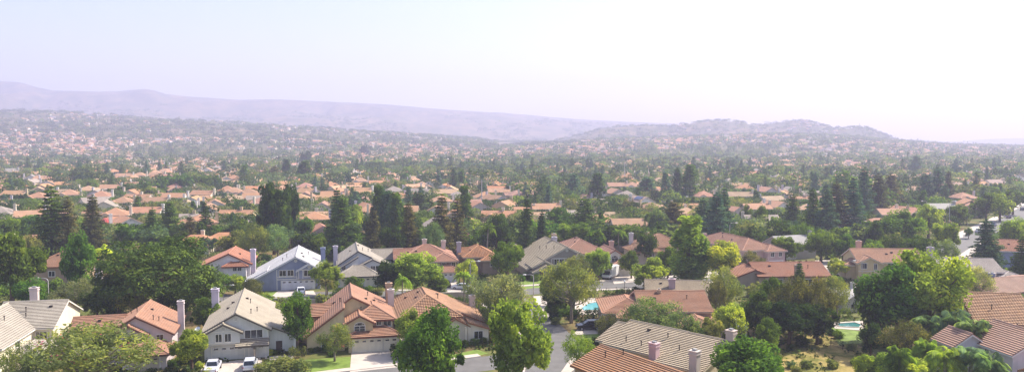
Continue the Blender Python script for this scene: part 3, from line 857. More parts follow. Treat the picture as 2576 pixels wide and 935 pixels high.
o = build_house([('px', [(0, 3.4), (6, 5.6), (12, 3.4)], 0, 17), ('py', [(-5, 3), (-.5, 4.7), (4, 3)], 1, 9)], '#b27b60', '#9d8d7c', '#7c4a34', step=.09, wins=[('f', 5, 0, 1.2, 1.4, 1.2), ('f', 12, 0, 1.2, 1.8, 1.2)],
                chims=[(9, -.6, 1.2, .9, 6, '#a08a78')], vents=[(4, 4, 1), (13, 3)])
place(o, 'low red roofed ranch house rising above dark shrubs', *G(1908, 728)[:2], 2, centre=(8, 6), r=12)

o = build_house([('px', [(0, 4.9), (5.5, 7.3), (11, 4.9)], 0, 16), ('py', [(-.4, 4.8), (2.3, 6.1), (5.0, 4.8)], -1.4, 5), ('hip', -2.6, 1.5, 1, 6, 3.9, 18)], '#b98a6c', '#cdb88e', '#e0d4c0', step=.09,
                wins=[('f', .9, -1.4, 3.2, 1.3, 1.3), ('f', 3.7, -1.4, 3.0, .7, 1.4), ('f', 8, 0, 3.2, 1.4, 1.2)], chims=[(3.2, 9, 1.2, 1, 8.8, '#c0a090')], vents=[(8, 3, 1), (9.5, 3.6, 1)], trims=[(-.4, 5, 2.5, 2.62, -1.4)])
place(o, 'peach walled two storey house with broad terracotta roof behind the giant green tree', *G(2158, 704)[:2], -4, centre=(8, 5), r=12)

o = build_house([('px', [(0, 4.7), (6.0, 6.8), (12, 4.7)], 0, 13), ('hip', 11, 18, -3, 7, 3.3, 20)], '#b4aaa2', '#8d8786', '#dedad6', step=.08, wins=[('f', 14.5, -3, 1.1, 1.5, 1.4, (1, 1)), ('f', 5, 0, 3, 1.2, 1.2)],
                chims=[(1.5, 12.6, 1.4, 1, 8.4, '#a79ea5')], vents=[(3, 3, 1), (5, 4, 1)])
place(o, 'grey roofed house with charcoal walls and small white window near the giant tree', *G(2372, 728)[:2], -8, centre=(9, 5), r=12)

o = build_house([('px', [(0, 4.9), (5.5, 7.2), (11, 4.9)], 0, 12)], '#b37a5c', '#8c93b0', '#e4e0de', step=.09, wins=[('l', 0, 5, 3.2, 1.2, 1.1)], vents=[(4, 3, 1)])
place(o, 'house with pale blue side wall and orange roof behind the dark conifer', *G(2505, 672)[:2], -14, centre=(6, 5), r=10)

o = build_house([('px', [(0, 5.1), (7.2, 8.7), (14.4, 5.1)], 0, 9.5), ('px', [(1, 4.5), (6, 6.9), (11, 4.5)], 9, 13)], '#c09672', CRM, '#a97a5c', tile='barrel', step=.11,
                wins=[('f', 3, 0, 3.1, 1.4, 1.3), ('l', 0, 6, 3.1, 1.4, 1.3), ('f', 7.5, 0, 3.1, 1.0, 1.2)], vents=[(3.5, 3)])
place(o, 'cream gabled house with barrel tiles beneath the giant tree', 78.2, 131, -9, centre=(5, 7), r=11)

o = build_house([('py', [(-3.4, 4.9), (-.8, 6.5), (1.8, 4.9)], 6.5, 11), ('py', [(.8, 5.2), (5.4, 7.8), (10, 4.9)], 0, 9)], '#b8907a', '#d3cacd', '#e2dcd8', step=.11,
                wins=[('f', -2.3, 6.5, 3.0, .8, 1.2), ('l', .8, 2.4, 1.6, .9, 1.6, (0, 0)), ('f', 0, 6.5, 3.0, .8, 1.2), ('l', .8, 5, 3.2, .8, 1.2), ('f', 6, 0, 3.4, 1.4, 1.3)], vents=[(6.5, 6)])
place(o, 'white stucco house with twin tiled gables at the palm garden', 70.9, 111, 8, centre=(2, 5), r=8)
o = build_house([('px', [(0, 3.6), (4, 5.4), (8, 3.6)], 0, 12)], '#b5815f', CRM, '#a97a5c', tile='barrel', step=.11, wins=[('l', 0, 4, 1.2, 1, 1)])
place(o, 'low barrel tiled roof corner beside the white twin gabled house', 72.0, 100.5, 4, centre=(5, 4), r=8)
o = build_house([('px', [(0, 3.4), (5, 5.4), (10, 3.4)], 0, 15)], '#b3917e', '#a79a94', '#7d625a', step=.08, wins=[('f', 5, 0, 1.2, 1.4, 1.2)], chims=[(7, 5.5, .9, .8, 6.3, '#7f86a0')])
place(o, 'low pinkish brown roof beyond the barrel tiled gable', *G(2478, 776)[:2], 14, centre=(6, 4), r=9)

# --- corner lots right of the side street --------------------------------------------------
o = build_house([('px', [(0, 4.7), (7, 6.9), (14, 4.7)], -1, 11.6), ('hip', -7.6, 1.5, .6, 13, 4.2, 20), ('hip', -5.2, 2.4, -2.4, 7, 4.0, 20), ('hip', 5, 11.8, -7.2, 3, 3.1, 18)], '#b08064', '#a98f83', '#cdb9a4', step=.1,
                wins=[('f', -3.6, -2.4, 1.4, 1.4, 1.6), ('f', .4, -2.4, 1.4, 1.2, 1.6), ('l', -7.6, 6, 1.2, 1.4, 1.4), ('l', -7.6, 10, 1.2, 1.4, 1.4), ('r', 11.6, 6, 3, 1, 1)],
                vents=[(2, 4, 1), (8, 4), (9, 11, 1)], chims=[(3.2, 6.2, .6, .6, 7.3, '#b39a82')])
place(o, 'wide red tiled ranch house next to the turquoise swimming pool', 24.5, 141.5, -1, centre=(3, 5), r=13)
pt = MB(); pt.box(0, 4.6, 0, 6.5, 2.7, 2.9); 
po = empty('patio_cover', (36.6, 136.4, 0), R(-4)); obj('canopy', pt.mesh('canopy', [M['white']], uv=False), po)
for (x, y) in ((.2, .2), (4.4, .2), (.2, 6.3), (4.4, 6.3)):
    b = MB(); b.box(-.09, .09, -.09, .09, 0, 2.7); obj('post', b.mesh('post', [M['white']], uv=False), po, loc=(x, y, 0))
tag(po, 'flat white patio cover on posts beside the red tiled ranch house', 'patio cover')

o = build_house([('px', [(0, 3.5), (6.5, 5.9), (13, 3.5)], 0, 12.5)], '#ae9e84', '#b0a08e', '#8b7f6c', step=.09, wins=[('f', 4, 0, 1.2, 1.2, 1.2), ('r', 12.5, 6, 2, 1, 1)], chims=[(5.2, 3.6, 1.3, 1, 6.7, '#b09a9c')], vents=[(3, 5, 1)])
place(o, 'low tan ribbed roof with pink chimney behind the red tiled ranch house', 27.6, 159.5, -8, centre=(6, 6), r=10)

o = build_house([('px', [(0, 4.6), (6.6, 6.9), (13.2, 4.6)], 0, 10.2), ('px', [(-1.1, 4.2), (6.6, 6.85), (13.2, 4.6)], 10.2, 17.6), ('px', [(1.6, 4.4), (6.6, 6.2), (12, 4.4)], -2.6, 0)], '#b6a68c', '#ccbd9f', '#cfc4ae', step=.1,
                wins=[('f', 8.3, 0, 1.9, .7, 1.4), ('f', 12.0, -1.1, 1.9, 1.3, 1.3), ('f', 3, 0, 2, 1, 1)],
                chims=[(9.6, -.75, 1.2, 1.0, 6.5, '#c6a9a9'), (17.0, -1.7, 1.2, 1.0, 7.0, '#c2b7ae'), (17.4, 7, 1.2, 1.0, 8.4, '#c2b0a4')], vents=[(4.5, 5, 1), (8.5, 4.2), (3, 1.2), (12, 2), (6, 1)])
place(o, 'big tan ribbed gable roof house with pink chimney near the bottom edge', 14.4, 119.5, -46, centre=(8, 6), r=12)

o = build_house([('px', [(0, 4.5), (4.9, 6.4), (9.8, 4.5)], 0, 16)], '#ae7d58', '#b7a183', '#9b6c4a', step=.11, vents=[(5, 4.5), (3, 3)], wins=[('l', 0, 4, 1.3, 1.2, 1.2)])
place(o, 'orange brown ribbed roof at the bottom edge in front of the tan gable house', 8.75, 108.2, -57, centre=(8, 6), r=12)

# --- left side, behind the near row -----------------------------------------------------------
o = build_house([('hip', 0, 11, 0, 12, 4.6, 26)], '#a67a5c', '#a89078', '#8c5e40', step=.08, wins=[('f', 5, 0, 2, 1.4, 1.2)], vents=[(5, 4, 1)])
place(o, 'plain brown hip roof framed by two big green trees', *G(76, 716)[:2], 8, centre=(5, 6), r=9)
o = build_house([('hip', 0, 9, 0, 9, 2.9, 18)], '#9d7458', '#b8a894', '#8c6c54', step=.08, chims=[(1.2, -.6, 1.4, 1, 5.4, '#cfc2c6')], wins=[('f', 5, 0, 1, 1.2, 1.2)])
place(o, 'low roof with stout white chimney beside the dark pine', *G(240, 728)[:2], 6, centre=(4, 5), r=7)
o = build_house([('py', [(-6, 4.3), (1, 7.4), (6, 4.9)], 0, 13), ('hip', 0, 5.2, -1.6, 4, 4.6, 24)], '#b07459', '#dad3d3', '#6e4238', step=.09, wins=[('f', 2.6, -1.6, 3.3, .8, .8), ('f', 3.7, -1.6, 3.3, .8, .8)], gables=[],
                chims=[(6.6, 1.5, 1.2, 1.0, 8.1, '#d4c6d2')], vents=[(3, 5, 1)])
place(o, 'white walled house with red roof and tall white chimney beyond the dark pine', *G(566, 712)[:2], 12, centre=(1, 6), r=9)
# ------------------------------------------------------------------ terrain
RIDGE = [(-400, 196), (0, 205), (50, 207), (100, 221), (140, 229), (200, 230), (250, 232), (300, 231), (345, 227), (370, 225), (390, 229), (420, 238), (500, 245), (600, 252), (700, 252), (830, 257),
         (950, 262), (1050, 270), (1150, 278), (1250, 284), (1350, 292), (1450, 300), (1550, 306), (1640, 309), (1700, 310), (1800, 318), (2000, 332), (2200, 352), (2400, 380), (3000, 420)]
BENCH = [(-400, 280), (0, 281), (150, 285), (300, 294), (500, 306), (700, 318), (850, 327), (950, 335), (1100, 345), (1200, 352), (1350, 375), (3000, 420)]
RHILL = [(1380, 360), (1430, 350), (1480, 337), (1515, 325), (1560, 321), (1620, 319), (1690, 322), (1720, 315), (1750, 310), (1790, 306), (1840, 308), (1895, 316), (1940, 312), (1985, 305), (2035, 306), (2080, 320),
         (2120, 333), (2170, 345), (2240, 360), (2400, 380)]
KNOB = [(1800, 370), (1900, 352), (2000, 342), (2060, 333), (2100, 324), (2160, 321), (2182, 323), (2205, 333), (2235, 346), (2262, 358), (2320, 368), (2500, 390)]
TOWN = [(1200, 375), (1300, 365), (1500, 356), (1700, 349), (1850, 344), (1960, 341), (2080, 343), (2200, 352), (2300, 362), (2400, 370), (2800, 380)]
FAR = [(2000, 380), (2200, 358), (2262, 352), (2300, 350), (2340, 353), (2380, 357), (2420, 355), (2480, 350), (2560, 347), (2900, 345)]
def interp(tab, x): return np.interp(x, [a for a, b in tab], [b for a, b in tab])
def sstep(a, b, x):
    t = np.clip((x - a) / (b - a), 0, 1); return t * t * (3 - 2 * t)
def ghash(x, y):
    return (np.sin(x * 12.9898 + y * 78.233) * 43758.5453) % 1.0
def vnoise(x, y):
    xi, yi = np.floor(x), np.floor(y); xf, yf = x - xi, y - yi
    u, v = xf * xf * (3 - 2 * xf), yf * yf * (3 - 2 * yf)
    a, b, c, d = ghash(xi, yi), ghash(xi + 1, yi), ghash(xi, yi + 1), ghash(xi + 1, yi + 1)
    return (a * (1 - u) + b * u) * (1 - v) + (c * (1 - u) + d * u) * v
def fbm(x, y, n=5):
    s = 0; a = .5
    for i in range(n):
        s = s + a * vnoise(x, y); x = x * 2.03 + 11.3; y = y * 2.03 + 5.7; a *= .5
    return s
def ground_z(x, y):
    x = np.asarray(x, float); y = np.asarray(y, float)
    yy = np.maximum(y, 1.0)
    px = CX + F * x / (yy * math.cos(PITCH))
    def hz(tab, D): return np.maximum(0, H + (HOR - interp(tab, px)) / F * D)
    n = fbm(x / 260., y / 260.) - .5
    gul = np.abs(fbm(x / 420. + 3, y / 600.) - .5) * 2
    z = np.zeros_like(x)
    def add(tab, D, w0, back, rough=.25):
        nonlocal z
        top = hz(tab, D)
        f = sstep(D - w0, D, y) ** 1.1 * (1 - sstep(D + back * .25, D + back, y) * .9)
        hgt = top * f * (1 - rough * gul * (1 - sstep(D - w0 * .12, D, y)) * sstep(0, 60, top))
        z = np.maximum(z, hgt)
    add(BENCH, 2600, 1500, 1500, .22)
    add(RIDGE, 4900, 2000, 700, .5)
    add(RHILL, 2600, 420, 900, .3)
    add(KNOB, 2450, 340, 600, .25)
    add(TOWN, 2100, 1000, 700, .1)
    add(FAR, 5200, 900, 400, .4)
    z = z + np.where(z > 1, n * np.clip(z, 0, 60) * .16, 0)
    return z * sstep(900, 1400, y)

PXs = np.arange(-300, 2876, 8.0)
Ds = np.concatenate([np.array([-60, 20, 60, 80]), np.geomspace(95, 1000, 40), np.linspace(1040, 3400, 90), np.linspace(3450, 5900, 80)])
gx = (PXs[None, :] - CX) / F * np.maximum(Ds, 70)[:, None] * math.cos(PITCH)
gy = np.repeat(Ds[:, None], len(PXs), 1)
gx[:3] *= 1.6
gz = ground_z(gx, gy)
nr, nc = gx.shape
me = bpy.data.meshes.new('terrain')
vv = np.stack([gx, gy, gz], -1).reshape(-1, 3).astype(np.float32)
idx = np.arange(nr * nc).reshape(nr, nc)
q = np.stack([idx[:-1, :-1], idx[:-1, 1:], idx[1:, 1:], idx[1:, :-1]], -1).reshape(-1, 4)
me.vertices.add(len(vv)); me.vertices.foreach_set('co', vv.ravel())
me.loops.add(q.size); me.loops.foreach_set('vertex_index', q.ravel().astype(np.int32))
me.polygons.add(len(q)); me.polygons.foreach_set('loop_start', np.arange(0, q.size, 4, dtype=np.int32)); me.polygons.foreach_set('loop_total', np.full(len(q), 4, np.int32))
me.polygons.foreach_set('use_smooth', np.ones(len(q), bool)); me.update(calc_edges=True)
# ground: dry earth and mulch close by, grass and brush further out, dry hills
m, nt, out = new_mat('ground_earth')
g = geo_pos(nt)
def ramp(fac, stops):
    r = N(nt, 'ShaderNodeValToRGB'); L(nt, fac, r.inputs[0])
    while len(r.color_ramp.elements) < len(stops): r.color_ramp.elements.new(.5)
    for e, (p, c) in zip(r.color_ramp.elements, stops): e.position = p; e.color = (*srgb(c), 1)
    return r.outputs[0]
n1 = noise01(nt, g, .06, 8, 0, 1, .65); n2 = noise01(nt, g, .9, 6, 0, 1, .7)
near = ramp(n1, [(0, '#5a4c36'), (.35, '#7a6a48'), (.6, '#5b6433'), (1, '#8a7c58')])
n3 = noise01(nt, g, .012, 8, 0, 1, .7)
far = ramp(n3, [(0, '#3a4428'), (.4, '#57563a'), (.7, '#7d6c50'), (1, '#8e7c5c')])
sep = N(nt, 'ShaderNodeSeparateXYZ'); L(nt, g, sep.inputs[0])
mr = N(nt, 'ShaderNodeMapRange'); L(nt, sep.outputs[1], mr.inputs[0]); mr.inputs[1].default_value = 500; mr.inputs[2].default_value = 2200
mx = N(nt, 'ShaderNodeMix', data_type='RGBA'); L(nt, mr.outputs[0], mx.inputs['Factor']); L(nt, near, mx.inputs['A']); L(nt, far, mx.inputs['B'])
c = mulcol(nt, mx.outputs['Result'], math_n(nt, 'ADD', math_n(nt, 'MULTIPLY', n2, .35), .82))
principled(nt, out, c, .95, .1)
me.materials.append(m)
tag(obj('ground', me), kind='structure')
tag(bpy.data.objects['ground'], 'valley floor of earth and dry grass rising into brown hills')

# ------------------------------------------------------------------ flat sheets: roads, paths, lawns
M['asphalt'] = plain('asphalt', '#6b6966', amp=.14, scale=.5)
M['concrete'] = plain('concrete', '#bdb2a6', amp=.1, scale=.6)
M['lawn'] = plain('lawn_grass', '#6f8436', amp=.3, scale=.7)
m, nt, out = new_mat('dry_grass')
_r = ramp(noise01(nt, geo_pos(nt), .22, 7, 0, 1, .75), [(0, '#4c5426'), (.35, '#76733a'), (.6, '#9c8a54'), (1, '#b3a06c')])
principled(nt, out, mulcol(nt, _r, noise01(nt, geo_pos(nt), 2.5, 5, .7, 1.25, .7)), .95, .1); M['drygrass'] = m
def sheet(name, pts, mat, z0, th=.0, kind='structure', label=None):
    mb = MB()
    if th > 0:
        mb.prism([(p[0], p[1], z0 - th) for p in pts], (0, 0, th))
    else: mb.poly([(p[0], p[1], z0) for p in pts])
    me = mb.mesh(name, [mat], uv=False)
    import bmesh
    bm = bmesh.new(); bm.from_mesh(me); bmesh.ops.recalc_face_normals(bm, faces=bm.faces); bmesh.ops.triangulate(bm, faces=[f for f in bm.faces if len(f.verts) > 4]); bm.to_mesh(me); bm.free()
    o = obj(name, me); tag(o, label, None, None, kind); return o
def smooth_line(pts, n=8):
    out = []
    P = [Vector(p) for p in pts]
    for i in range(len(P) - 1):
        p0 = P[max(i - 1, 0)]; p1 = P[i]; p2 = P[i + 1]; p3 = P[min(i + 2, len(P) - 1)]
        for k in range(n):
            t = k / n
            out.append(.5 * ((2 * p1) + (p2 - p0) * t + (2 * p0 - 5 * p1 + 4 * p2 - p3) * t * t + (3 * p1 - p0 - 3 * p2 + p3) * t ** 3))
    out.append(P[-1]); return out
def offset(line, d):
    out = []
    for i, p in enumerate(line):
        t = (line[min(i + 1, len(line) - 1)] - line[max(i - 1, 0)]); t.z = 0; t.normalize()
        out.append(p + Vector((t.y, -t.x, 0)) * d)
    return out
def strip(name, line, d0, d1, z, mat, th=.0, label=None, parent=None, gaps=()):
    a, b = offset(line, d0), offset(line, d1)
    mb = MB()
    zz = lambda p: z
    for i in range(len(a) - 1):
        if any((a[i] - g[0]).length < g[1] or (b[i + 1] - g[0]).length < g[1] for g in gaps): continue
        q = [(a[i].x, a[i].y, z), (b[i].x, b[i].y, z), (b[i+1].x, b[i+1].y, z), (a[i+1].x, a[i+1].y, z)]
        mb.poly(q)
        if th:
            for s_, e_ in ((a[i], a[i+1]), (b[i], b[i+1])):
                mb.poly([(s_.x, s_.y, z - th), (e_.x, e_.y, z - th), (e_.x, e_.y, z), (s_.x, s_.y, z)])
    me = mb.mesh(name, [mat], uv=False); 
    o = obj(name, me, parent); tag(o, label, None, None, 'structure'); return o
ROADS = []
def road(pts, w, name, label, walks=(1, 1), wk=1.6, z=.012, gaps=()):
    line = smooth_line([G(*p) if len(p) == 2 else Vector((p[0], p[1], 0)) for p in pts])
    gaps = [(G(g[0], g[1]), g[2]) for g in gaps]
    strip(name, line, -w / 2, w / 2, z, M['asphalt'], label=label)
    for sd, on in ((-1, walks[0]), (1, walks[1])):
        if on:
            strip('kerb', line, sd * (w / 2), sd * (w / 2 + .35), .135, M['concrete'], .16, gaps=gaps)
            strip('pavement', line, sd * (w / 2 + .354), sd * (w / 2 + wk), .125, M['concrete'], .14, gaps=gaps)
    ROADS.append((line, w / 2 + wk)); return line
bot = road([(520, 995), (700, 975), (900, 949), (1040, 933), (1180, 918), (1260, 908), (1330, 905), (1392, 915)], 7.5, 'road', 'grey street crossing below the near houses', (1, 0), gaps=[(1370, 890, 10.5)])
side = road([(1275, 752), (1322, 790), (1362, 826), (1395, 868), (1392, 925), (1370, 1010)], 8.6, 'side_street_road', 'short side street bending down between the corner lots', (0, 1), wk=2.4, z=.016, gaps=[(1300, 742, 10), (1480, 935, 6)])
back = road([(905, 742), (1100, 741), (1250, 735), (1400, 725), (1520, 717), (1640, 715), (1760, 700), (1900, 690), (2060, 681), (2170, 678), (2300, 668)], 9.5, 'back_street_road', 'wide street running behind the swimming pool', z=.02, gaps=[(1280, 752, 9), (905, 742, 9)])
right = road([(2350, 650), (2410, 615), (2455, 596), (2505, 573), (2548, 550), (2590, 525), (2630, 500), (2640, 480), (2610, 462), (2570, 448)], 9.5, 'avenue_road', 'pale avenue curving off past the far corner', wk=3.2, z=.012)
cul = road([(500, 742), (600, 752), (700, 742), (800, 741), (905, 742)], 7, 'close_road', 'small cul-de-sac in front of the slate blue house', (0, 0), z=.024)
# driveways and paths
DR = [([(508, 915), (657, 899), (668, 950), (500, 962)], 'driveway'), ([(884, 886), (1003, 879), (1028, 920), (880, 936)], 'driveway'), ([(700, 731), (789, 731), (797, 744), (680, 748)], 'driveway'),
      ([(1532, 688), (1577, 686), (1618, 706), (1545, 714)], 'driveway'), ([(1100, 709), (1150, 708), (1160, 733), (1100, 735)], 'driveway'), ([(1850, 676), (1945, 672), (1960, 688), (1880, 692)], 'driveway'),
      ([(1470, 812), (1525, 800), (1530, 838), (1440, 842)], 'driveway'), ([(1340, 745), (1395, 742), (1400, 755), (1372, 770), (1385, 800), (1372, 800)], 'path'),
      ([(1440, 895), (1468, 880), (1478, 905), (1430, 940), (1408, 940)], 'driveway'), ([(666, 897), (735, 893), (740, 900), (668, 908)], 'path'), ([(1730, 690), (1790, 668), (1860, 662), (1850, 690), (1760, 700)], 'driveway'),
      ([(2050, 655), (2140, 652), (2160, 674), (2060, 678)], 'driveway'), ([(1448, 752), (1530, 748), (1534, 790), (1452, 792)], 'terrace'), ([(2093, 812), (2170, 806), (2175, 832), (2100, 826)], 'terrace'),
      ([(2425, 588), (2440, 575), (2452, 577), (2444, 586)], 'driveway'), ([(2478, 566), (2490, 556), (2502, 556), (2494, 562)], 'driveway'), ([(2396, 604), (2400, 594), (2420, 590), (2424, 596)], 'driveway')]
for i, (pts, nm) in enumerate(DR):
    sheet(nm, [G(*p) for p in pts], M['concrete'], .05 + .004 * i, .06)
LW = [([(655, 912), (884, 896), (884, 926), (760, 945), (640, 955)], 'lawn'), ([(1120, 895), (1200, 878), (1228, 888), (1160, 905), (1060, 915)], 'lawn'), ([(1290, 706), (1420, 700), (1440, 716), (1300, 728)], 'lawn'),
      ([(1368, 765), (1400, 770), (1420, 795), (1378, 795)], 'lawn'), ([(1460, 828), (1530, 838), (1540, 870), (1470, 868)], 'lawn'), ([(2092, 822), (2170, 833), (2175, 862), (2110, 868)], 'lawn'),
      ([(655, 735), (705, 732), (690, 752), (640, 755)], 'lawn'), ([(1580, 692), (1610, 690), (1640, 704), (1615, 706)], 'lawn'), ([(1850, 668), (1920, 662), (1925, 672), (1860, 676)], 'lawn')]
for i, (pts, nm) in enumerate(LW):
    sheet(nm, [G(*p) for p in pts], M['lawn'], .02 + .004 * i)
DRYP = [(1925, 900), (1960, 870), (2010, 850), (2060, 838), (2110, 850), (2170, 872), (2220, 900), (2240, 1000), (1900, 1000)]
sheet('dry_slope', [G(*p) for p in DRYP], M['drygrass'], .02)
# pools
def pool(pts, label, z=.12, wc='#6cb0b8'):
    P = [G(*p) for p in pts]; c = sum(P, Vector()) / len(P)
    root = empty('swimming_pool', (c.x, c.y, 0)); tag(root, label, 'swimming pool')
    a = [p - c for p in P]
    wm = MB(); wm.poly([(p.x, p.y, z) for p in a])
    m, nt, out = new_mat('pool_water')
    b = principled(nt, out, srgb(wc), .08, .6)
    bp = N(nt, 'ShaderNodeBump', i_Strength=.25); n = N(nt, 'ShaderNodeTexNoise', i_Scale=1.5, i_Detail=3); L(nt, geo_pos(nt), n.inputs['Vector']); L(nt, n.outputs[0], bp.inputs['Height']); L(nt, bp.outputs[0], b.inputs['Normal'])
    obj('water', wm.mesh('water', [m], uv=False), root)
    cp = MB(); k = len(a)
    for i in range(k):
        p, q_ = a[i], a[(i + 1) % k]
        po, qo = p * 1.12, q_ * 1.12
        cp.prism([(p.x, p.y, .02), (q_.x, q_.y, .02), (qo.x, qo.y, .02), (po.x, po.y, .02)], (0, 0, .2))
    obj('coping', cp.mesh('coping', [M['concrete']], uv=False), root)
pool([(1462, 776), (1480, 764), (1520, 758), (1532, 760), (1530, 780), (1490, 781), (1468, 782)], 'turquoise swimming pool beside the red tiled ranch house')
pool([(2105, 815), (2150, 812), (2168, 818), (2160, 824), (2112, 822)], 'small dark swimming pool under the giant green tree', wc='#3e7a7a')
# ------------------------------------------------------------------ vehicles
M['paint'] = obj_mat('car_paint', rough=.25, spec=.6, amp=.02)
M['tyre'] = plain('tyre_rubber', '#1d1c1c', amp=.1)
M['lampred'] = plain('tail_light_red', '#8e1f1c', rough=.3)
M['lampw'] = plain('head_light', '#d8d8d2', rough=.2)
def loft(mb, prof, W, taper, m=0):
    """prof: closed side outline [(y,z)], W half width, taper(z)->factor"""
    a = [(-W * taper(z), y, z) for y, z in prof]; b = [(W * taper(z), y, z) for y, z in prof]
    k = len(prof)
    mb.poly(a, m); mb.poly(b[::-1], m)
    for i in range(k):
        j = (i + 1) % k; mb.poly([a[j], a[i], b[i], b[j]], m)
def car(kind, color, label, x, y, rot, group=None, cat='car', name='parked_car'):
    """nose towards +y"""
    root = empty(name, (x, y, .03), R(rot)); tag(root, label, cat, group)
    W = .92
    if kind == 'sedan':
        body = [(-2.25, .35), (-2.3, .75), (-2.2, .95), (-1.2, 1.0), (1.1, .98), (2.1, .82), (2.3, .6), (2.25, .35)]
        cab = [(-1.75, .97), (-1.1, 1.42), (.2, 1.45), (1.15, .97)]
    elif kind == 'suv':
        body = [(-2.3, .4), (-2.36, .85), (-2.3, 1.08), (-1.2, 1.12), (1.15, 1.1), (2.15, .98), (2.35, .7), (2.3, .4)]
        cab = [(-2.25, 1.08), (-2.0, 1.68), (.15, 1.74), (1.15, 1.09)]
    elif kind == 'pickup':
        body = [(-2.8, .45), (-2.82, 1.1), (-2.75, 1.15), (-.9, 1.14), (1.4, 1.12), (2.6, 1.02), (2.75, .7), (2.7, .45)]
        cab = [(-1.0, 1.12), (-.8, 1.75), (.6, 1.78), (1.45, 1.1)]
    else:   # box van
        W = 1.1
        body = [(-3.2, .5), (-3.2, .85), (1.6, .85), (1.75, 1.25), (3.0, 1.15), (3.2, .8), (3.15, .5)]
        cab = [(1.62, 1.2), (1.62, 2.1), (2.1, 2.1), (2.9, 1.17)]
    b = MB(); loft(b, body, W, lambda z: 1.0 if .55 < z < .9 else .96)
    if kind == 'pickup':
        b.box(-W * .96, -W * .86, -2.75, -.95, 1.14, 1.2); b.box(W * .86, W * .96, -2.75, -.95, 1.14, 1.2)
    bm = b.mesh('body', [M['paint']], uv=False); o = obj('body', bm, root, color)
    top = max(z for _, z in cab); z0 = cab[0][1]
    c = MB(); loft(c, cab, W * .93, lambda z: 1 - .17 * (z - z0) / (top - z0)); ob = obj('cabin_glass', c.mesh('cabin_glass', [M['glass']], uv=False), root)
    # roof skin and pillars over the glass
    rf = MB(); ym = [p[0] for p in cab if p[1] > top - .12]; y0, y1 = min(ym), max(ym); wt = W * .93 * .84
    rf.box(-wt, wt, y0 - .04, y1 + .04, top - .03, top + .035)
    for sg in (-1, 1):
        for (ya, za), (yb, zb) in ((cab[0], (y0, top)), (cab[-1], (y1, top))):
            rf.tube([(sg * W * .925, ya, z0), (sg * wt, yb, top)], [.06, .05], 4, cap=False)
        rf.tube([(sg * W * .93, (y0 + y1) / 2, z0), (sg * wt, (y0 + y1) / 2, top)], [.05, .04], 4, cap=False)
    obj('roof_panel', rf.mesh('roof_panel', [M['paint']], uv=False), root, color)
    ly = body[0][0]
    for sg in (-1, 1):
        t = MB(); t.box(sg * W * .93 - .1, sg * W * .93 + .02 if sg > 0 else sg * W * .93 + .1, ly - .07, ly + .04, .72, .92)
        obj('tail_light', t.mesh('tail_light', [M['lampred']], uv=False), root)
        t = MB(); t.box(sg * W * .75 - .14, sg * W * .75 + .14, body[-2][0] - .12, body[-2][0] + .02, .6, .76)
        obj('headlight', t.mesh('headlight', [M['lampw']], uv=False), root)
        for wy in (body[0][0] + .8, body[-1][0] - .85):
            t = MB(); t.tube([(sg * (W - .2), wy, .34), (sg * (W + .03), wy, .34)], [.34, .34], 14)
            wo = obj('wheel', t.mesh('wheel', [M['tyre']], uv=False), root)
            t = MB(); t.tube([(sg * (W + .0), wy, .34), (sg * (W + .045), wy, .34)], [.2, .2], 10); obj('rim', t.mesh('rim', [M['metal']], uv=False), wo)
    bp = MB(); bp.box(-.3, .3, ly - .06, ly - .02, .55, .68); obj('number_plate', bp.mesh('number_plate', [M['white']], uv=False), root)
    if kind == 'van':
        bx = MB(); bx.box(-1.15, 1.15, -3.25, 1.55, .86, 3.0); bx.prism([(-1.15, 1.55, 2.2), (1.15, 1.55, 2.2), (1.15, 2.2, 2.5), (-1.15, 2.2, 2.5)], (0, 0, .5))
        obj('cargo_box', bx.mesh('cargo_box', [M['white']], uv=False), root)
        dr = MB(); dr.box(-1.0, 1.0, -3.29, -3.25, .95, 2.85)
        for i in range(8): dr.box(-1.0, 1.0, -3.305, -3.29, .95 + i * .24, 1.17 + i * .24)
        obj('rear_shutter', dr.mesh('rear_shutter', [M['white']], uv=False), root)
    return root
def carp(kind, color, label, px, py, rot, **k):
    p = G(px, py); return car(kind, color, label, p.x, p.y, rot, **k)
carp('pickup', '#c9cbd6', 'silver pickup truck on the driveway of the grey gabled house', 536, 934, 12, cat='pickup truck', name='pickup_truck')
carp('suv', '#c3c6cf', 'silver estate car nosed up to the smaller garage door', 630, 926, 13)
carp('sedan', '#e6e8f2', 'white car parked before the slate blue house', 757, 737, 16)
carp('van', '#e8e8ea', 'white box van backed onto the orange roofed house driveway', 1536, 698, 150, cat='van', name='box_van')
carp('suv', '#15161c', 'black sport utility vehicle in the shade near the pool hedge', 1480, 828, 98)
carp('suv', '#2b2c34', 'dark car on the street beyond the low white globe lamp', 1700, 690, 100)
carp('sedan', '#b82a26', 'bright red car among the dark conifers', 908, 572, 70)
carp('sedan', '#26262c', 'dark car in front of the white garage behind the palm', 1122, 720, 12)
carp('sedan', '#ccd0da', 'pale car stopped on the side of the palm lined street', 1160, 727, 80)
for i, (px, py, rt, cl, tx) in enumerate([(2462, 584, -40, '#d9dce4', 'white car at the avenue kerb near the tall balcony house'), (2538, 548, -35, '#5c4560', 'purple grey car at the avenue kerb'), (2572, 529, -35, '#2c2c36', 'black car furthest along the avenue kerb'),
                       (2168, 668, 80, '#2e3038', 'dark car near the lamp with the red sign'), (2500, 568, -38, '#9aa4b4', 'grey blue car between driveways on the avenue')]):
    carp('sedan', cl, tx, px, py, rt)

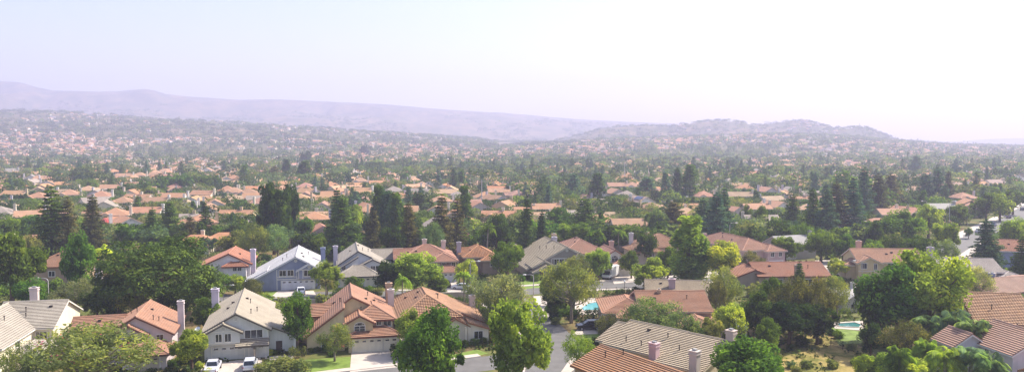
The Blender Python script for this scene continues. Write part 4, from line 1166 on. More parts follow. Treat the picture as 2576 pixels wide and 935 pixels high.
# ------------------------------------------------------------------ lamps, poles, hedges, fences
M['steel'] = plain('painted_steel', '#b9b4b2', rough=.5, amp=.1)
M['lampglass'] = plain('lamp_glass', '#e6e3da', rough=.3, amp=.03)
def street_lamp(px, yt, yb, side, label):
    p = G(px, yb); h = topz(px, yt, p.y)
    root = empty('street_lamp', (p.x, p.y, 0)); tag(root, label, 'street lamp', 'street lamps of the neighbourhood')
    b = MB(); b.tube([(0, 0, -.1), (0, 0, h * .93), (side * .25, 0, h * .985), (side * .8, 0, h), (side * 1.7, 0, h)], [.12, .08, .06, .05, .04], 8)
    obj('pole', b.mesh('pole', [M['steel']], uv=False, smooth=True), root)
    b = MB(); b.tube([(side * 1.6, 0, h - .02), (side * 1.9, 0, h - .03), (side * 2.4, 0, h - .02)], [.08, .2, .1], 8); obj('lamp_head', b.mesh('lamp_head', [M['lampglass']], uv=False), root)
street_lamp(124, 699, 795, -1, 'leaning grey street lamp between the brown hip roof and grey corner house')
street_lamp(562, 716, 762, 1, 'curved street lamp by the clipped round trees')
street_lamp(1342, 690, 745, -1, 'street lamp at the side street corner')
street_lamp(2168, 655, 712, -1, 'street lamp above the small white roof')
street_lamp(2448, 632, 700, 1, 'street lamp beside the pale blue side wall')
street_lamp(2386, 506, 612, 1, 'tall street lamp on the avenue bend')
street_lamp(1835, 560, 640, 1, 'double armed looking lamp by the white paved lot')
street_lamp(1183, 656, 735, 1, 'small street lamp near the feather palm')
street_lamp(2330, 505, 560, -1, 'thin lamp in front of the flat grey roof')
p = G(1571, 745)
root = empty('globe_lamp', (p.x, p.y, 0)); tag(root, 'white globe lamp on a black post above the pool hedge', 'globe lamp')
b = MB(); b.tube([(0, 0, 0), (0, 0, 3.2)], [.07, .05], 6); obj('post', b.mesh('post', [M['pipe']], uv=False), root)
b = MB(); b.tube([(0, 0, 3.2), (0, 0, 3.35), (0, 0, 3.55), (0, 0, 3.7)], [.1, .26, .26, .1], 10); obj('globe', b.mesh('globe', [M['lampglass']], uv=False, smooth=True), root)
M['wood'] = plain('pole_wood', '#6b5c50', amp=.2)
def util_pole(px, yt, yb, label, col='wood', arms=2):
    p = G(px, yb); h = topz(px, yt, p.y)
    root = empty('utility_pole', (p.x, p.y, 0)); tag(root, label, 'utility pole', 'tall utility poles')
    b = MB(); b.tube([(0, 0, -.2), (0, 0, h)], [.28, .16], 7); obj('pole', b.mesh('pole', [M[col]], uv=False), root)
    for i in range(arms):
        b = MB(); b.box(-1.4, 1.4, -.08, .08, h - 1 - i * 1.5, h - .8 - i * 1.5)
        for k in (-1.2, -.5, .5, 1.2): b.tube([(k, 0, h - .8 - i * 1.5), (k, 0, h - .5 - i * 1.5)], [.06, .05], 5)
        obj('crossarm', b.mesh('crossarm', [M[col]], uv=False), root)
util_pole(1571, 408, 462, 'pale utility pole beside the twin poplars', 'steel')
util_pole(1632, 436, 480, 'dark utility pole near the solar panel house')
util_pole(1831, 420, 470, 'utility pole topped by a narrow leafy crown')
util_pole(867, 368, 408, 'thin pale mast among far gardens', 'steel', 1)
util_pole(877, 372, 410, 'second thin pale mast next to the first', 'steel', 1)
util_pole(2198, 420, 460, 'pair member pole by the white garage lot, taller', 'steel')
util_pole(2206, 425, 462, 'pair member pole by the white garage lot, shorter', 'steel')
util_pole(1482, 478, 560, 'slender brown pole standing among conifers', 'wood', 1)
util_pole(1212, 452, 530, 'green stained pole before the orange roofs', 'steel', 1)
util_pole(1290, 385, 430, 'far wooden pole over the tan roofs', 'wood')
def hedge(pts, h, w, tone, label):
    line = [G(*p) for p in pts]; rs = np.random.RandomState(len(label))
    C = []
    for a, b in zip(line, line[1:]):
        n = max(2, int((b - a).length / .55))
        for i in range(n):
            c = a.lerp(b, i / n)
            for k in range(4): C.append((c.x + rs.uniform(-w, w) / 2, c.y + rs.uniform(-w, w) / 2, rs.uniform(.2, 1) * h))
    C = np.array(C); o0 = C.mean(0); o0[2] = 0; C = C - o0
    me = quads_mesh('hedge', *leaf_arrays(C, .4 + .1 * rs.rand(len(C)), 30, .13, rs), M['leaf'])
    col = np.array(srgb(GREENS[tone])) * .8
    o = obj('hedge', me, None, tuple(col), loc=tuple(o0)); tag(o, label, 'hedge')
hedge([(1447, 803), (1490, 800), (1530, 796)], 1.9, 1.6, 'dark', 'clipped dark hedge in front of the turquoise pool')
hedge([(1530, 748), (1600, 744)], 1.6, 1.2, 'mid', 'low hedge under the white globe lamp')
hedge([(1745, 725), (1830, 752)], 1.8, 1.6, 'mid', 'sloping hedge behind the low tan ribbed roof')
hedge([(610, 716), (650, 690)], 1.8, 1.5, 'bright', 'bright hedge climbing beside the tall white chimney')
hedge([(2090, 800), (2170, 795)], 2.2, 1.5, 'bright', 'leafy hedge behind the small dark pool')
hedge([(1000, 905), (1000, 880)], 1.6, 1.6, 'dark', 'square clipped hedge right at the cream garage')
hedge([(735, 903), (765, 895)], 1.6, 1.8, 'olive', 'rounded hedge by the path of the grey gabled house')
hedge([(1325, 700), (1365, 698)], 1.2, 1.6, 'mid', 'trimmed box hedge at the grey brown house porch')
hedge([(590, 760), (640, 745), (700, 770)], 1.3, 1.8, 'lime', 'lime coloured hedge on the cul-de-sac bank')
hedge([(1090, 470), (1170, 468)], 2, 2, 'mid', 'long hedge in front of tan roofs by the palm row')
def rail_fence(pts, h, label, mat='pipe'):
    line = [G(*p) for p in pts]
    root = empty('iron_fence', tuple(line[0])); tag(root, label, 'fence')
    o0 = line[0]
    rl = MB(); bs = MB()
    for a, b in zip(line, line[1:]):
        a = a - o0; b = b - o0; n = max(1, int((b - a).length / 2.4))
        for z in (.15, h - .08): rl.tube([a + Vector((0, 0, z)), b + Vector((0, 0, z))], [.03, .03], 4)
        for i in range(n + 1):
            p = a.lerp(b, i / n); q = MB(); q.box(-.05, .05, -.05, .05, 0, h + .08); obj('post', q.mesh('post', [M[mat]], uv=False), root, loc=tuple(p))
        m = int((b - a).length / .3)
        for i in range(m): p = a.lerp(b, i / m); bs.box(p.x - .015, p.x + .015, p.y - .015, p.y + .015, .15, h - .08)
    obj('rail', rl.mesh('rail', [M[mat]], uv=False), root); obj('bars', bs.mesh('bars', [M[mat]], uv=False), root)
rail_fence([(1525, 742), (1600, 738), (1700, 727)], 1.7, 'black iron fence between the back street and pool')
rail_fence([(2090, 868), (2120, 878), (2170, 872)], 1.4, 'dark iron fence below the small lawn on the dry slope')
def block_wall(pts, h, col, label):
    line = [G(*p) for p in pts]; o0 = line[0].copy()
    root = empty('garden_wall', tuple(o0)); tag(root, label, 'garden wall')
    w = MB(); cpx = MB()
    for a, b in zip(line, line[1:]):
        a = a - o0; b = b - o0; d = (b - a).normalized(); n = Vector((-d.y, d.x, 0)) * .1
        w.prism([a - n, b - n, b + n, a + n], (0, 0, h)); cpx.prism([(a - n * 1.5) + Vector((0, 0, h + .002)), (b - n * 1.5) + Vector((0, 0, h + .002)), (b + n * 1.5) + Vector((0, 0, h + .002)), (a + n * 1.5) + Vector((0, 0, h + .002))], (0, 0, .08))
    obj('panel', w.mesh('panel', [M['wall']], uv=False), root, col); obj('capping', cpx.mesh('capping', [M['concrete']], uv=False), root)
block_wall([(1395, 735), (1450, 745), (1448, 800)], 1.8, '#b9a796', 'tan garden wall round the swimming pool terrace')
block_wall([(640, 905), (672, 770), (800, 772)], 1.7, '#b7a896', 'back garden wall behind the grey gabled house')
block_wall([(1010, 880), (985, 760), (1200, 752)], 1.7, '#b5a492', 'back garden wall behind the orange barrel tiled house')
block_wall([(1230, 690), (1320, 655), (1480, 640), (1640, 625)], 1.8, '#b7a694', 'long pale wall behind the second row of houses')
block_wall([(1860, 585), (1980, 600), (2080, 640)], 1.5, '#c8beb2', 'low pale wall beside the white paved lot')

# ------------------------------------------------------------------ hand placed trees (kind, x, top, base, width, tone, label)
T = [
 ('airy', 212, 818, 1006, 330, 'olive', 'huge feathery olive green tree with a few pink flowers filling the near corner'),
 ('airy', 65, 862, 1000, 120, 'olive', 'lower feathery tree below the grey corner house porch'),
 ('round', 483, 832, 934, 86, 'bright', 'bright green tree beside the pickup truck'),
 ('round', 749, 737, 885, 86, 'emer', 'dense round tree right beside the grey gabled house'),
 ('airy', 842, 812, 908, 84, 'olive', 'small flowering tree on the lawn of the red tiled house'),
 ('round', 1040, 780, 892, 92, 'bright', 'yellow green tree at the cream garage corner'),
 ('round', 1096, 774, 1025, 156, 'emer', 'large dark green street tree in front of the orange barrel tiled house'),
 ('round', 1302, 755, 1025, 160, 'bright', 'big bright green street tree on the street corner'),
 ('airy', 1262, 686, 842, 150, 'grey', 'pale feathery pepper tree behind the orange barrel tiled house'),
 ('airy', 1205, 690, 800, 90, 'grey', 'wispy grey tree next to the pale pepper tree'),
 ('airy', 1240, 735, 850, 90, 'olive', 'olive green tree below the pale pepper tree'),
 ('airy', 1437, 660, 812, 140, 'olive', 'spreading olive green tree over the pool wall'),
 ('round', 1395, 730, 800, 60, 'dark', 'dark bushy tree under the spreading olive green tree'),
 ('round', 1379, 698, 768, 48, 'bright', 'small single stemmed tree on the corner pavement'),
 ('airy', 1456, 832, 948, 92, 'bright', 'slim pavement tree with see-through crown by the side street'),
 ('airy', 1632, 744, 872, 150, 'sage', 'broad grey green tree in front of the red tiled ranch house'),
 ('airy', 1708, 782, 890, 100, 'sage', 'smaller grey green tree touching the tan gable house'),
 ('airy', 1535, 790, 872, 80, 'brown', 'brownish bush tree between the black vehicle and tan gable house'),
 ('round', 1735, 812, 890, 60, 'dark', 'dark bush behind the pink chimney of the tan gable house'),
 ('round', 1790, 800, 880, 55, 'olive', 'olive bush on the far side of the tan gable house'),
 ('round', 1842, 764, 868, 72, 'lime', 'vivid lime green tree in the middle of dark shrubs'),
 ('round', 1876, 846, 1035, 196, 'emer', 'big round green tree at the bottom edge beside the tan gable house'),
 ('round', 2255, 668, 872, 170, 'emer', 'giant green tree, darker half'),
 ('round', 2335, 634, 866, 175, 'bright', 'giant green tree, taller sunlit half'),
 ('round', 2200, 700, 870, 90, 'dark', 'dark tree leaning on the giant green tree'),
 ('airy', 1822, 672, 800, 90, 'olive', 'tall drooping tree in front of the long pinkish house'),
 ('airy', 1800, 700, 812, 60, 'brown', 'brown green drooping tree beside the red ranch house patio'),
 ('round', 1905, 735, 852, 90, 'dark', 'dark round tree left of the shrub mass on the slope'),
 ('round', 1950, 700, 830, 80, 'mid', 'green tree under the low red ranch roof'),
 ('airy', 1990, 690, 850, 100, 'brown', 'brown tinged tree in the shrub mass'),
 ('round', 1985, 760, 870, 110, 'deep', 'very dark bush mass above the dry slope'),
 ('airy', 2050, 700, 850, 110, 'brown', 'rusty green tree above the dry slope'),
 ('round', 2055, 768, 866, 90, 'deep', 'deep green bush by the small lawn'),
 ('airy', 2105, 695, 805, 80, 'olive', 'olive tree in front of the small white roof'),
 ('conifer', 2012, 662, 770, 34, 'deep', 'small ragged dark spruce beside the red ranch roof'),
 ('airy', 2275, 800, 935, 110, 'brown', 'drooping brown green tree below the giant tree'),
 ('round', 2190, 812, 905, 60, 'deep', 'dark bush near the iron fence'),
 ('round', 1925, 800, 900, 60, 'mid', 'green shrub tree above the round green tree'),
 ('airy', 2440, 668, 770, 95, 'grey', 'pale willowy tree before the charcoal walled house'),
 ('round', 2555, 740, 850, 60, 'emer', 'green tree at the edge beyond the barrel tiled gable'),
 ('round', 2530, 705, 760, 45, 'emer', 'small green tree beside the charcoal walled house'),
 ('lowpalm', 2400, 780, 905, 110, 'sage', 'grey green feather palm by the white twin gabled house'),
 ('lowpalm', 2445, 800, 930, 100, 'sage', 'feather palm against the lavender stucco wall'),
 ('lowpalm', 2330, 850, 960, 90, 'bright', 'sunlit feather palm at the bottom'),
 ('lowpalm', 2375, 872, 985, 110, 'bright', 'second sunlit feather palm lower down'),
 ('lowpalm', 2440, 872, 990, 110, 'sage', 'feather palm below the stucco wall'),
 ('lowpalm', 2490, 885, 995, 90, 'sage', 'feather palm nearest the barrel tiled corner roof'),
 ('lowpalm', 2260, 868, 985, 90, 'mid', 'feather palm beside the drooping tree'),
 ('lowpalm', 2330, 790, 900, 90, 'sage', 'feather palm under the giant green tree'),
 ('round', 2215, 885, 975, 90, 'bright', 'bright bush at the bottom of the dry slope'),
 ('round', 2178, 892, 975, 60, 'bright', 'bright shrub on the dry slope'),
 ('round', 2300, 905, 990, 80, 'lime', 'lime bush among the palms'),
 # around the second row
 ('airy', 345, 705, 812, 120, 'olive', 'olive green undergrowth tree below the enormous stone pine'),
 ('round', 455, 715, 800, 90, 'dark', 'dark bushy tree under the right side of the enormous stone pine'),
 ('round', 245, 720, 800, 70, 'mid', 'green bushy tree between the leaning lamp and the enormous stone pine'),
 ('pine', 408, 598, 800, 318, 'dark', 'enormous dark stone pine left of the white chimneyed house'),
 ('round', 300, 680, 805, 120, 'dark', 'dark lower crown against the enormous stone pine'),
 ('round', 32, 585, 780, 130, 'mid', 'tall green tree at the left edge'),
 ('round', 88, 700, 800, 80, 'emer', 'green tree next to the leaning street lamp'),
 ('round', 203, 588, 760, 92, 'emer', 'tall fresh green tree in front of the tiered conifers'),
 ('airy', 190, 700, 792, 110, 'grey', 'greyish tree under the tall fresh green tree'),
 ('airy', 490, 690, 790, 110, 'olive', 'wispy olive tree between the pine and the grey gabled house'),
 ('round', 520, 750, 850, 80, 'mid', 'bush behind the red tiled house chimney'),
 ('palm', 262, 613, 712, 52, 'lime', 'yellowish feather palm behind the stout white chimney'),
 ('round', 560, 690, 742, 52, 'emer', 'left one of the clipped round trees below the white chimneyed house'),
 ('round', 592, 690, 740, 46, 'bright', 'right one of the clipped round trees below the white chimneyed house'),
 ('airy', 640, 700, 760, 60, 'brown', 'purplish brown shrub tree beside the slate blue house'),
 ('round', 822, 658, 742, 74, 'bright', 'yellow green tree between the slate blue and grey houses'),
 ('palm', 822, 700, 765, 46, 'brown', 'small bronze palm below the yellow green tree'),
 ('round', 893, 695, 752, 50, 'mid', 'small garden tree before the stepped grey house'),
 ('round', 1046, 636, 752, 122, 'bright', 'large round bright tree in front of the red tiled house with brown walls'),
 ('round', 972, 655, 745, 60, 'deep', 'dark round tree next to the large round bright tree'),
 ('palm', 1011, 688, 812, 50, 'bright', 'tall feather palm between the two near red houses'),
 ('round', 1105, 690, 750, 60, 'mid', 'green tree under the white garage'),
 ('palm', 1168, 680, 775, 52, 'bright', 'feather palm beside the small street lamp'),
 ('round', 1182, 652, 720, 60, 'lime', 'pale green tree before the small orange house'),
 ('round', 1277, 610, 712, 78, 'mid', 'round tree beside the grey brown house'),
 ('round', 1505, 626, 706, 68, 'bright', 'bright round tree hiding the box van nose'),
 ('airy', 1450, 640, 712, 70, 'olive', 'olive tree at the twin gables'),
 ('round', 1638, 650, 738, 90, 'bright', 'bright round street tree above the pool'),
 ('column', 1740, 543, 722, 92, 'bright', 'very tall narrow green tree towering over the back street'),
 ('round', 1756, 600, 724, 56, 'emer', 'lower shoulder crown of leaves beside the very tall narrow tree'),
 ('round', 1812, 610, 722, 116, 'lime', 'spreading yellow green tree with forked trunk'),
 ('round', 1622, 582, 668, 48, 'dark', 'dark cloud pruned tree between two orange roofs'),
 ('round', 1680, 620, 700, 60, 'mid', 'green street tree before the tan tiled house'),
 ('round', 1588, 630, 700, 50, 'mid', 'green garden tree beside the van driveway'),
 ('airy', 1895, 630, 700, 60, 'brown', 'small olive brown tree before the long pinkish house'),
 ('round', 1975, 595, 664, 72, 'mid', 'spreading round tree beside the long pinkish house'),
 ('round', 2065, 580, 660, 80, 'mid', 'green tree mass beyond the back street'),
 ('round', 2120, 590, 660, 70, 'emer', 'second green tree in the mass beyond the back street'),
 ('round', 2100, 650, 700, 50, 'lime', 'pale small tree at the street lamp'),
 ('airy', 2010, 560, 640, 60, 'mid', 'loose green tree before the lot wall'),
 ('round', 2190, 605, 680, 70, 'mid', 'rounded tree behind the peach house chimney'),
 ('airy', 2250, 590, 672, 90, 'dark', 'dusky tree behind the peach house ridge'),
 ('round', 2310, 596, 680, 90, 'dark', 'dark round tree behind the giant tree'),
 ('airy', 2370, 600, 690, 70, 'sage', 'sage tree left of the tall dark conifer'),
 ('conifer', 2483, 556, 700, 70, 'blue', 'large dark conifer before the avenue'),
 ('conifer', 2568, 600, 720, 50, 'deep', 'conifer touching the right edge'),
 ('round', 2270, 530, 630, 110, 'mid', 'big leafy tree before the pinkish hillside roofs'),
 ('round', 2335, 515, 600, 70, 'lime', 'pale green tree before the flat grey roof'),
 ('round', 2378, 560, 640, 60, 'bright', 'bright bush by the avenue driveway'),
 ('round', 2413, 514, 572, 52, 'mid', 'round dark tree in front of the balcony house'),
 ('round', 2480, 486, 564, 66, 'mid', 'avenue tree beside the balcony house'),
 ('round', 2515, 484, 556, 60, 'bright', 'bright avenue tree further along'),
 ('round', 2548, 478, 540, 56, 'mid', 'avenue tree by the bend'),
 ('round', 2556, 548, 640, 60, 'bright', 'bright tree in the corner across the avenue'),
 ('round', 2436, 572, 600, 22, 'emer', 'small round bush on the avenue verge'),
 # tall belt
 ('conifer', 132, 478, 672, 66, 'dark', 'tallest tiered conifer of the left pair'),
 ('conifer', 172, 503, 672, 56, 'brown', 'brown conifer leaning on the tallest tiered conifer'),
 ('conifer', 234, 495, 640, 54, 'brown', 'sparse conifer before the pink blossom tree'),
 ('conifer', 381, 527, 632, 48, 'dark', 'lone conifer beside the cul-de-sac of white garages'),
 ('conifer', 430, 506, 610, 42, 'dark', 'conifer before the white two storey house'),
 ('conifer', 482, 545, 622, 34, 'brown', 'short brown conifer between two darker ones'),
 ('conifer', 520, 512, 615, 40, 'deep', 'dark conifer near the small tan gables'),
 ('round', 690, 463, 640, 90, 'dark', 'broad very tall dark tree, front half'),
 ('round', 728, 468, 625, 62, 'deep', 'broad very tall dark tree, rear half'),
 ('airy', 700, 565, 665, 90, 'sage', 'greyish tree at the foot of the broad very tall dark tree'),
 ('airy', 640, 560, 672, 80, 'olive', 'olive tree above the white chimneyed house'),
 ('round', 770, 546, 620, 40, 'emer', 'small round green tree before the orange roof with gable'),
 ('round', 590, 580, 660, 80, 'olive', 'olive bushy tree behind the white chimneyed house roof'),
 ('conifer', 862, 497, 650, 66, 'dark', 'dense conifer above the stepped grey house'),
 ('conifer', 852, 478, 620, 44, 'deep', 'slim dark conifer behind the dense one'),
 ('round', 892, 515, 600, 54, 'bright', 'bright tree showing between the conifers'),
 ('conifer', 935, 530, 660, 46, 'brown', 'brown conifer near the bright red car'),
 ('column', 948, 468, 615, 34, 'dark', 'dark column in the centre grove'),
 ('column', 972, 480, 620, 44, 'blue', 'second dark column in the centre grove'),
 ('column', 1003, 486, 625, 44, 'dark', 'third dark column in the centre grove'),
 ('conifer', 1030, 512, 662, 50, 'brown', 'brown conifer at the edge of the centre grove'),
 ('round', 985, 570, 670, 60, 'deep', 'dark round tree behind the stepped grey house'),
 ('round', 1058, 484, 545, 54, 'dark', 'big dark round tree before the white gabled house'),
 ('conifer', 1105, 497, 655, 56, 'brown', 'full conifer below the white gabled house'),
 ('conifer', 1148, 500, 650, 50, 'brown', 'bare stemmed brown conifer'),
 ('column', 1174, 468, 600, 34, 'dark', 'dark narrow conifer like tree over the white gabled house'),
 ('airy', 1085, 560, 665, 70, 'sage', 'sage tree beside the conifers'),
 ('palm', 1330, 545, 640, 40, 'mid', 'leafy palm in the grove behind the small orange house'),
 ('palm', 1225, 560, 650, 46, 'mid', 'green palm beside the bare stemmed conifer'),
 ('round', 1250, 540, 640, 70, 'dark', 'dark tree above the small orange house'),
 ('conifer', 1320, 500, 662, 38, 'deep', 'dark spire conifer with bare lower branches'),
 ('conifer', 1362, 535, 650, 38, 'deep', 'spire conifer left of the grey brown roof'),
 ('round', 1400, 522, 600, 70, 'emer', 'green crown in front of the wide orange roofs'),
 ('conifer', 1478, 500, 625, 84, 'dark', 'wide dark conifer mass behind the chimneys'),
 ('round', 1445, 560, 640, 80, 'mid', 'leafy tree behind the grey brown roof'),
 ('palm', 1500, 575, 640, 46, 'mid', 'palm crown behind the orange house ridge'),
 ('palm', 1555, 575, 640, 40, 'mid', 'palm crown near the small white walled house'),
 ('conifer', 1445, 436, 512, 46, 'blue', 'broad dark conifer beside the tan roof rows'),
 ('column', 1503, 436, 522, 42, 'deep', 'solid dark conifer beside the tan roof rows'),
 ('round', 1556, 470, 530, 1, 'dark', None),
 ('round', 1650, 527, 615, 54, 'sage', 'sage round tree behind the very tall narrow tree'),
 ('conifer', 1690, 508, 610, 70, 'brown', 'brownish conifer beside the very tall narrow tree'),
 ('conifer', 1798, 488, 625, 60, 'blue', 'dark conifer group member by the white paved lot'),
 ('conifer', 1824, 474, 620, 36, 'blue', 'tallest spire by the white paved lot'),
 ('conifer', 1770, 500, 610, 46, 'blue', 'shorter conifer by the white paved lot'),
 ('column', 1628, 446, 505, 44, 'blue', 'dark rounded poplar left of the twin poplars'),
 ('column', 1677, 432, 510, 24, 'blue', 'slim poplar in the middle of the poplar row'),
 ('column', 1703, 424, 505, 26, 'deep', 'poplar joined to the tallest poplar'),
 ('column', 1734, 414, 512, 42, 'dark', 'tallest and broadest poplar'),
 ('round', 1880, 515, 580, 32, 'mid', 'young green street tree by the lot'),
 ('round', 1915, 518, 585, 40, 'mid', 'fuller young green street tree by the lot'),
 ('round', 1950, 545, 600, 30, 'bright', 'thin pale street tree by the lot'),
 ('conifer', 1992, 494, 600, 46, 'dark', 'conifer at the start of the right hand belt'),
 ('conifer', 2046, 477, 610, 46, 'dark', 'very tall conifer early in the belt'),
 ('conifer', 2075, 480, 615, 52, 'blue', 'broad conifer in the belt'),
 ('conifer', 2105, 462, 600, 46, 'brown', 'brown conifer in the belt'),
 ('round', 2124, 428, 520, 74, 'mid', 'wide green crown rising behind the belt'),
 ('conifer', 2150, 455, 600, 50, 'blue', 'blue conifer in the belt'),
 ('conifer', 2172, 425, 560, 46, 'blue', 'tallest conifer of the belt'),
 ('conifer', 2208, 440, 555, 50, 'brown', 'brown conifer past the tallest one'),
 ('conifer', 2243, 440, 530, 52, 'brown', 'last brown conifer of the belt'),
 ('fanpalm', 2125, 512, 590, 34, 'grey', 'fan palm in front of the belt'),
 ('conifer', 2328, 440, 520, 42, 'blue', 'conifer left of the double trunk pair'),
 ('conifer', 2360, 425, 520, 36, 'blue', 'tall member of the conifer pair before the avenue'),
 ('conifer', 2385, 432, 515, 34, 'brown', 'brown member of the conifer pair before the avenue'),
 ('conifer', 2303, 392, 445, 32, 'blue', 'far blue conifer on the right'),
 ('round', 2200, 560, 640, 50, 'dark', 'dark bush before the pinkish roofs'),
 ('round', 2270, 480, 530, 40, 'sage', 'sage tree between the conifers'),
 # middle distance left
 ('airy', 270, 548, 590, 30, 'pink', 'pink blossom tree beside the white garages'),
 ('airy', 389, 525, 556, 30, 'pink', 'smaller pink blossom tree on the roof edge of the white house'),
 ('airy', 268, 414, 430, 28, 'pink', 'far purple flowering tree'),
 ('round', 316, 461, 500, 48, 'emer', 'round green tree left of the green row'),
 ('round', 363, 453, 500, 34, 'emer', 'green tree before the row of five'),
 ('round', 376, 468, 505, 38, 'bright', 'brighter green tree in front of the row of five'),
 ('round', 408, 444, 490, 44, 'emer', 'first dense tree in the green row'), ('round', 436, 440, 488, 46, 'emer', 'second dense tree in the green row'),
 ('round', 466, 437, 488, 44, 'emer', 'third dense tree in the green row'), ('round', 494, 442, 485, 38, 'mid', 'fourth dense tree in the green row'), ('round', 533, 440, 484, 48, 'emer', 'last round tree in the green row'),
 ('column', 616, 413, 468, 26, 'emer', 'solitary poplar before tan roofs'),
 ('column', 720, 400, 455, 24, 'deep', 'dark poplar left of the broad tall tree'), ('conifer', 690, 418, 470, 34, 'brown', 'rusty conifer behind the broad tall tree'),
 ('column', 800, 402, 455, 24, 'emer', 'bright poplar of the middle pair'), ('column', 772, 404, 470, 34, 'dark', 'bulky dark poplar of the middle pair'), ('column', 757, 412, 470, 20, 'blue', 'thin poplar beside the bulky dark one'),
 ('round', 30, 445, 490, 30, 'mid', 'round tree by the cream gables at the far left'), ('round', 47, 448, 492, 34, 'mid', 'second round tree by the cream gables at the far left'),
 ('round', 55, 487, 522, 36, 'dark', 'dark round tree near the left edge houses'), ('round', 50, 512, 550, 60, 'dark', 'low dark tree before the plain tan roof'), ('round', 85, 540, 600, 56, 'emer', 'leafy green tree beside the plain tan roof'),
 ('round', 25, 545, 620, 60, 'mid', 'green tree mass at the left margin'), ('airy', 60, 590, 680, 90, 'olive', 'thin olive tree above the brown hip roof'),
 ('round', 220, 415, 470, 64, 'sage', 'sage tree left of the hazel roofs'), ('airy', 225, 430, 462, 60, 'grey', 'grey olive clump before tan roofs'),
 ('round', 605, 500, 540, 56, 'emer', 'wide green tree beside the two small tan houses'), ('round', 770, 380, 420, 30, 'blue', 'blue green tree in the far gardens'),
 ('round', 920, 364, 398, 26, 'blue', 'high dark crown in the far centre'), ('column', 1020, 436, 470, 30, 'emer', 'green column before white chimneys'), ('round', 1114, 433, 470, 34, 'dark', 'dark tree left of the great conifer'),
 ('conifer', 1144, 424, 490, 34, 'deep', 'great dark conifer left of the fan palm row'), ('column', 1160, 428, 488, 20, 'dark', 'slim tree attached to the great dark conifer'),
 ('round', 1310, 470, 510, 34, 'emer', 'green tree left of the broad dark conifer'), ('airy', 1580, 494, 545, 34, 'brown', 'bare brown tree beside the solar panel house'), ('airy', 810, 560, 590, 1, 'brown', None),
 ('round', 1000, 395, 432, 1, 'blue', None), ('round', 840, 565, 640, 50, 'olive', 'olive tree above the slate blue house chimney'), ('round', 805, 590, 660, 50, 'mid', 'green tree beside the blue chimney'),
]
for (k_, px_, yt_, yb_, w_, tn_, lb_) in T:
    if w_ > 2:
        tr_ = tree(k_, px_, yt_, yb_, w_, tn_, lb_, '' if yb_ > 640 else ('_mid' if yb_ < 560 else ''))
        if lb_ and ('pink flowers' in lb_ or 'small flowering' in lb_):
            cr_ = [c for c in tr_.children if c.name.startswith('crown')][0].data
            rs_ = np.random.RandomState(4); vv_ = np.array([v.co[:] for v in cr_.vertices]); ok_ = vv_[vv_[:, 2] > 3.5]; sel_ = ok_[rs_.choice(len(ok_), 9, replace=False)]
            fm_ = quads_mesh('blossom', *leaf_arrays(sel_, np.full(9, .5), 22, .09, rs_), M['leaf'])
            obj('blossom', fm_, tr_, '#c25a80')
for i in range(9):       # the row of fan palms
    tree('fanpalm', 1183 + i * 5.2 + (i % 3) * 1.5, 427 + (i * 7) % 9, 486 + (i * 5) % 7, 13, 'dark', 'tall fan palm in the row beside the great dark conifer', '_mid')
for d in PLACED[-9:]: d['o']['group'] = 'fan palm row beside the great dark conifer'
for i, (px_, py_) in enumerate([(545, 545), (552, 548), (559, 546), (566, 549), (573, 547), (580, 550)]):   # thin cypress hedge
    tree('column', px_, py_ - 62, py_ - 28, 8, 'deep', 'thin cypress in the cypress screen by the tan gables', '_mid'); PLACED[-1]['o']['group'] = 'cypress screen by the tan gables'
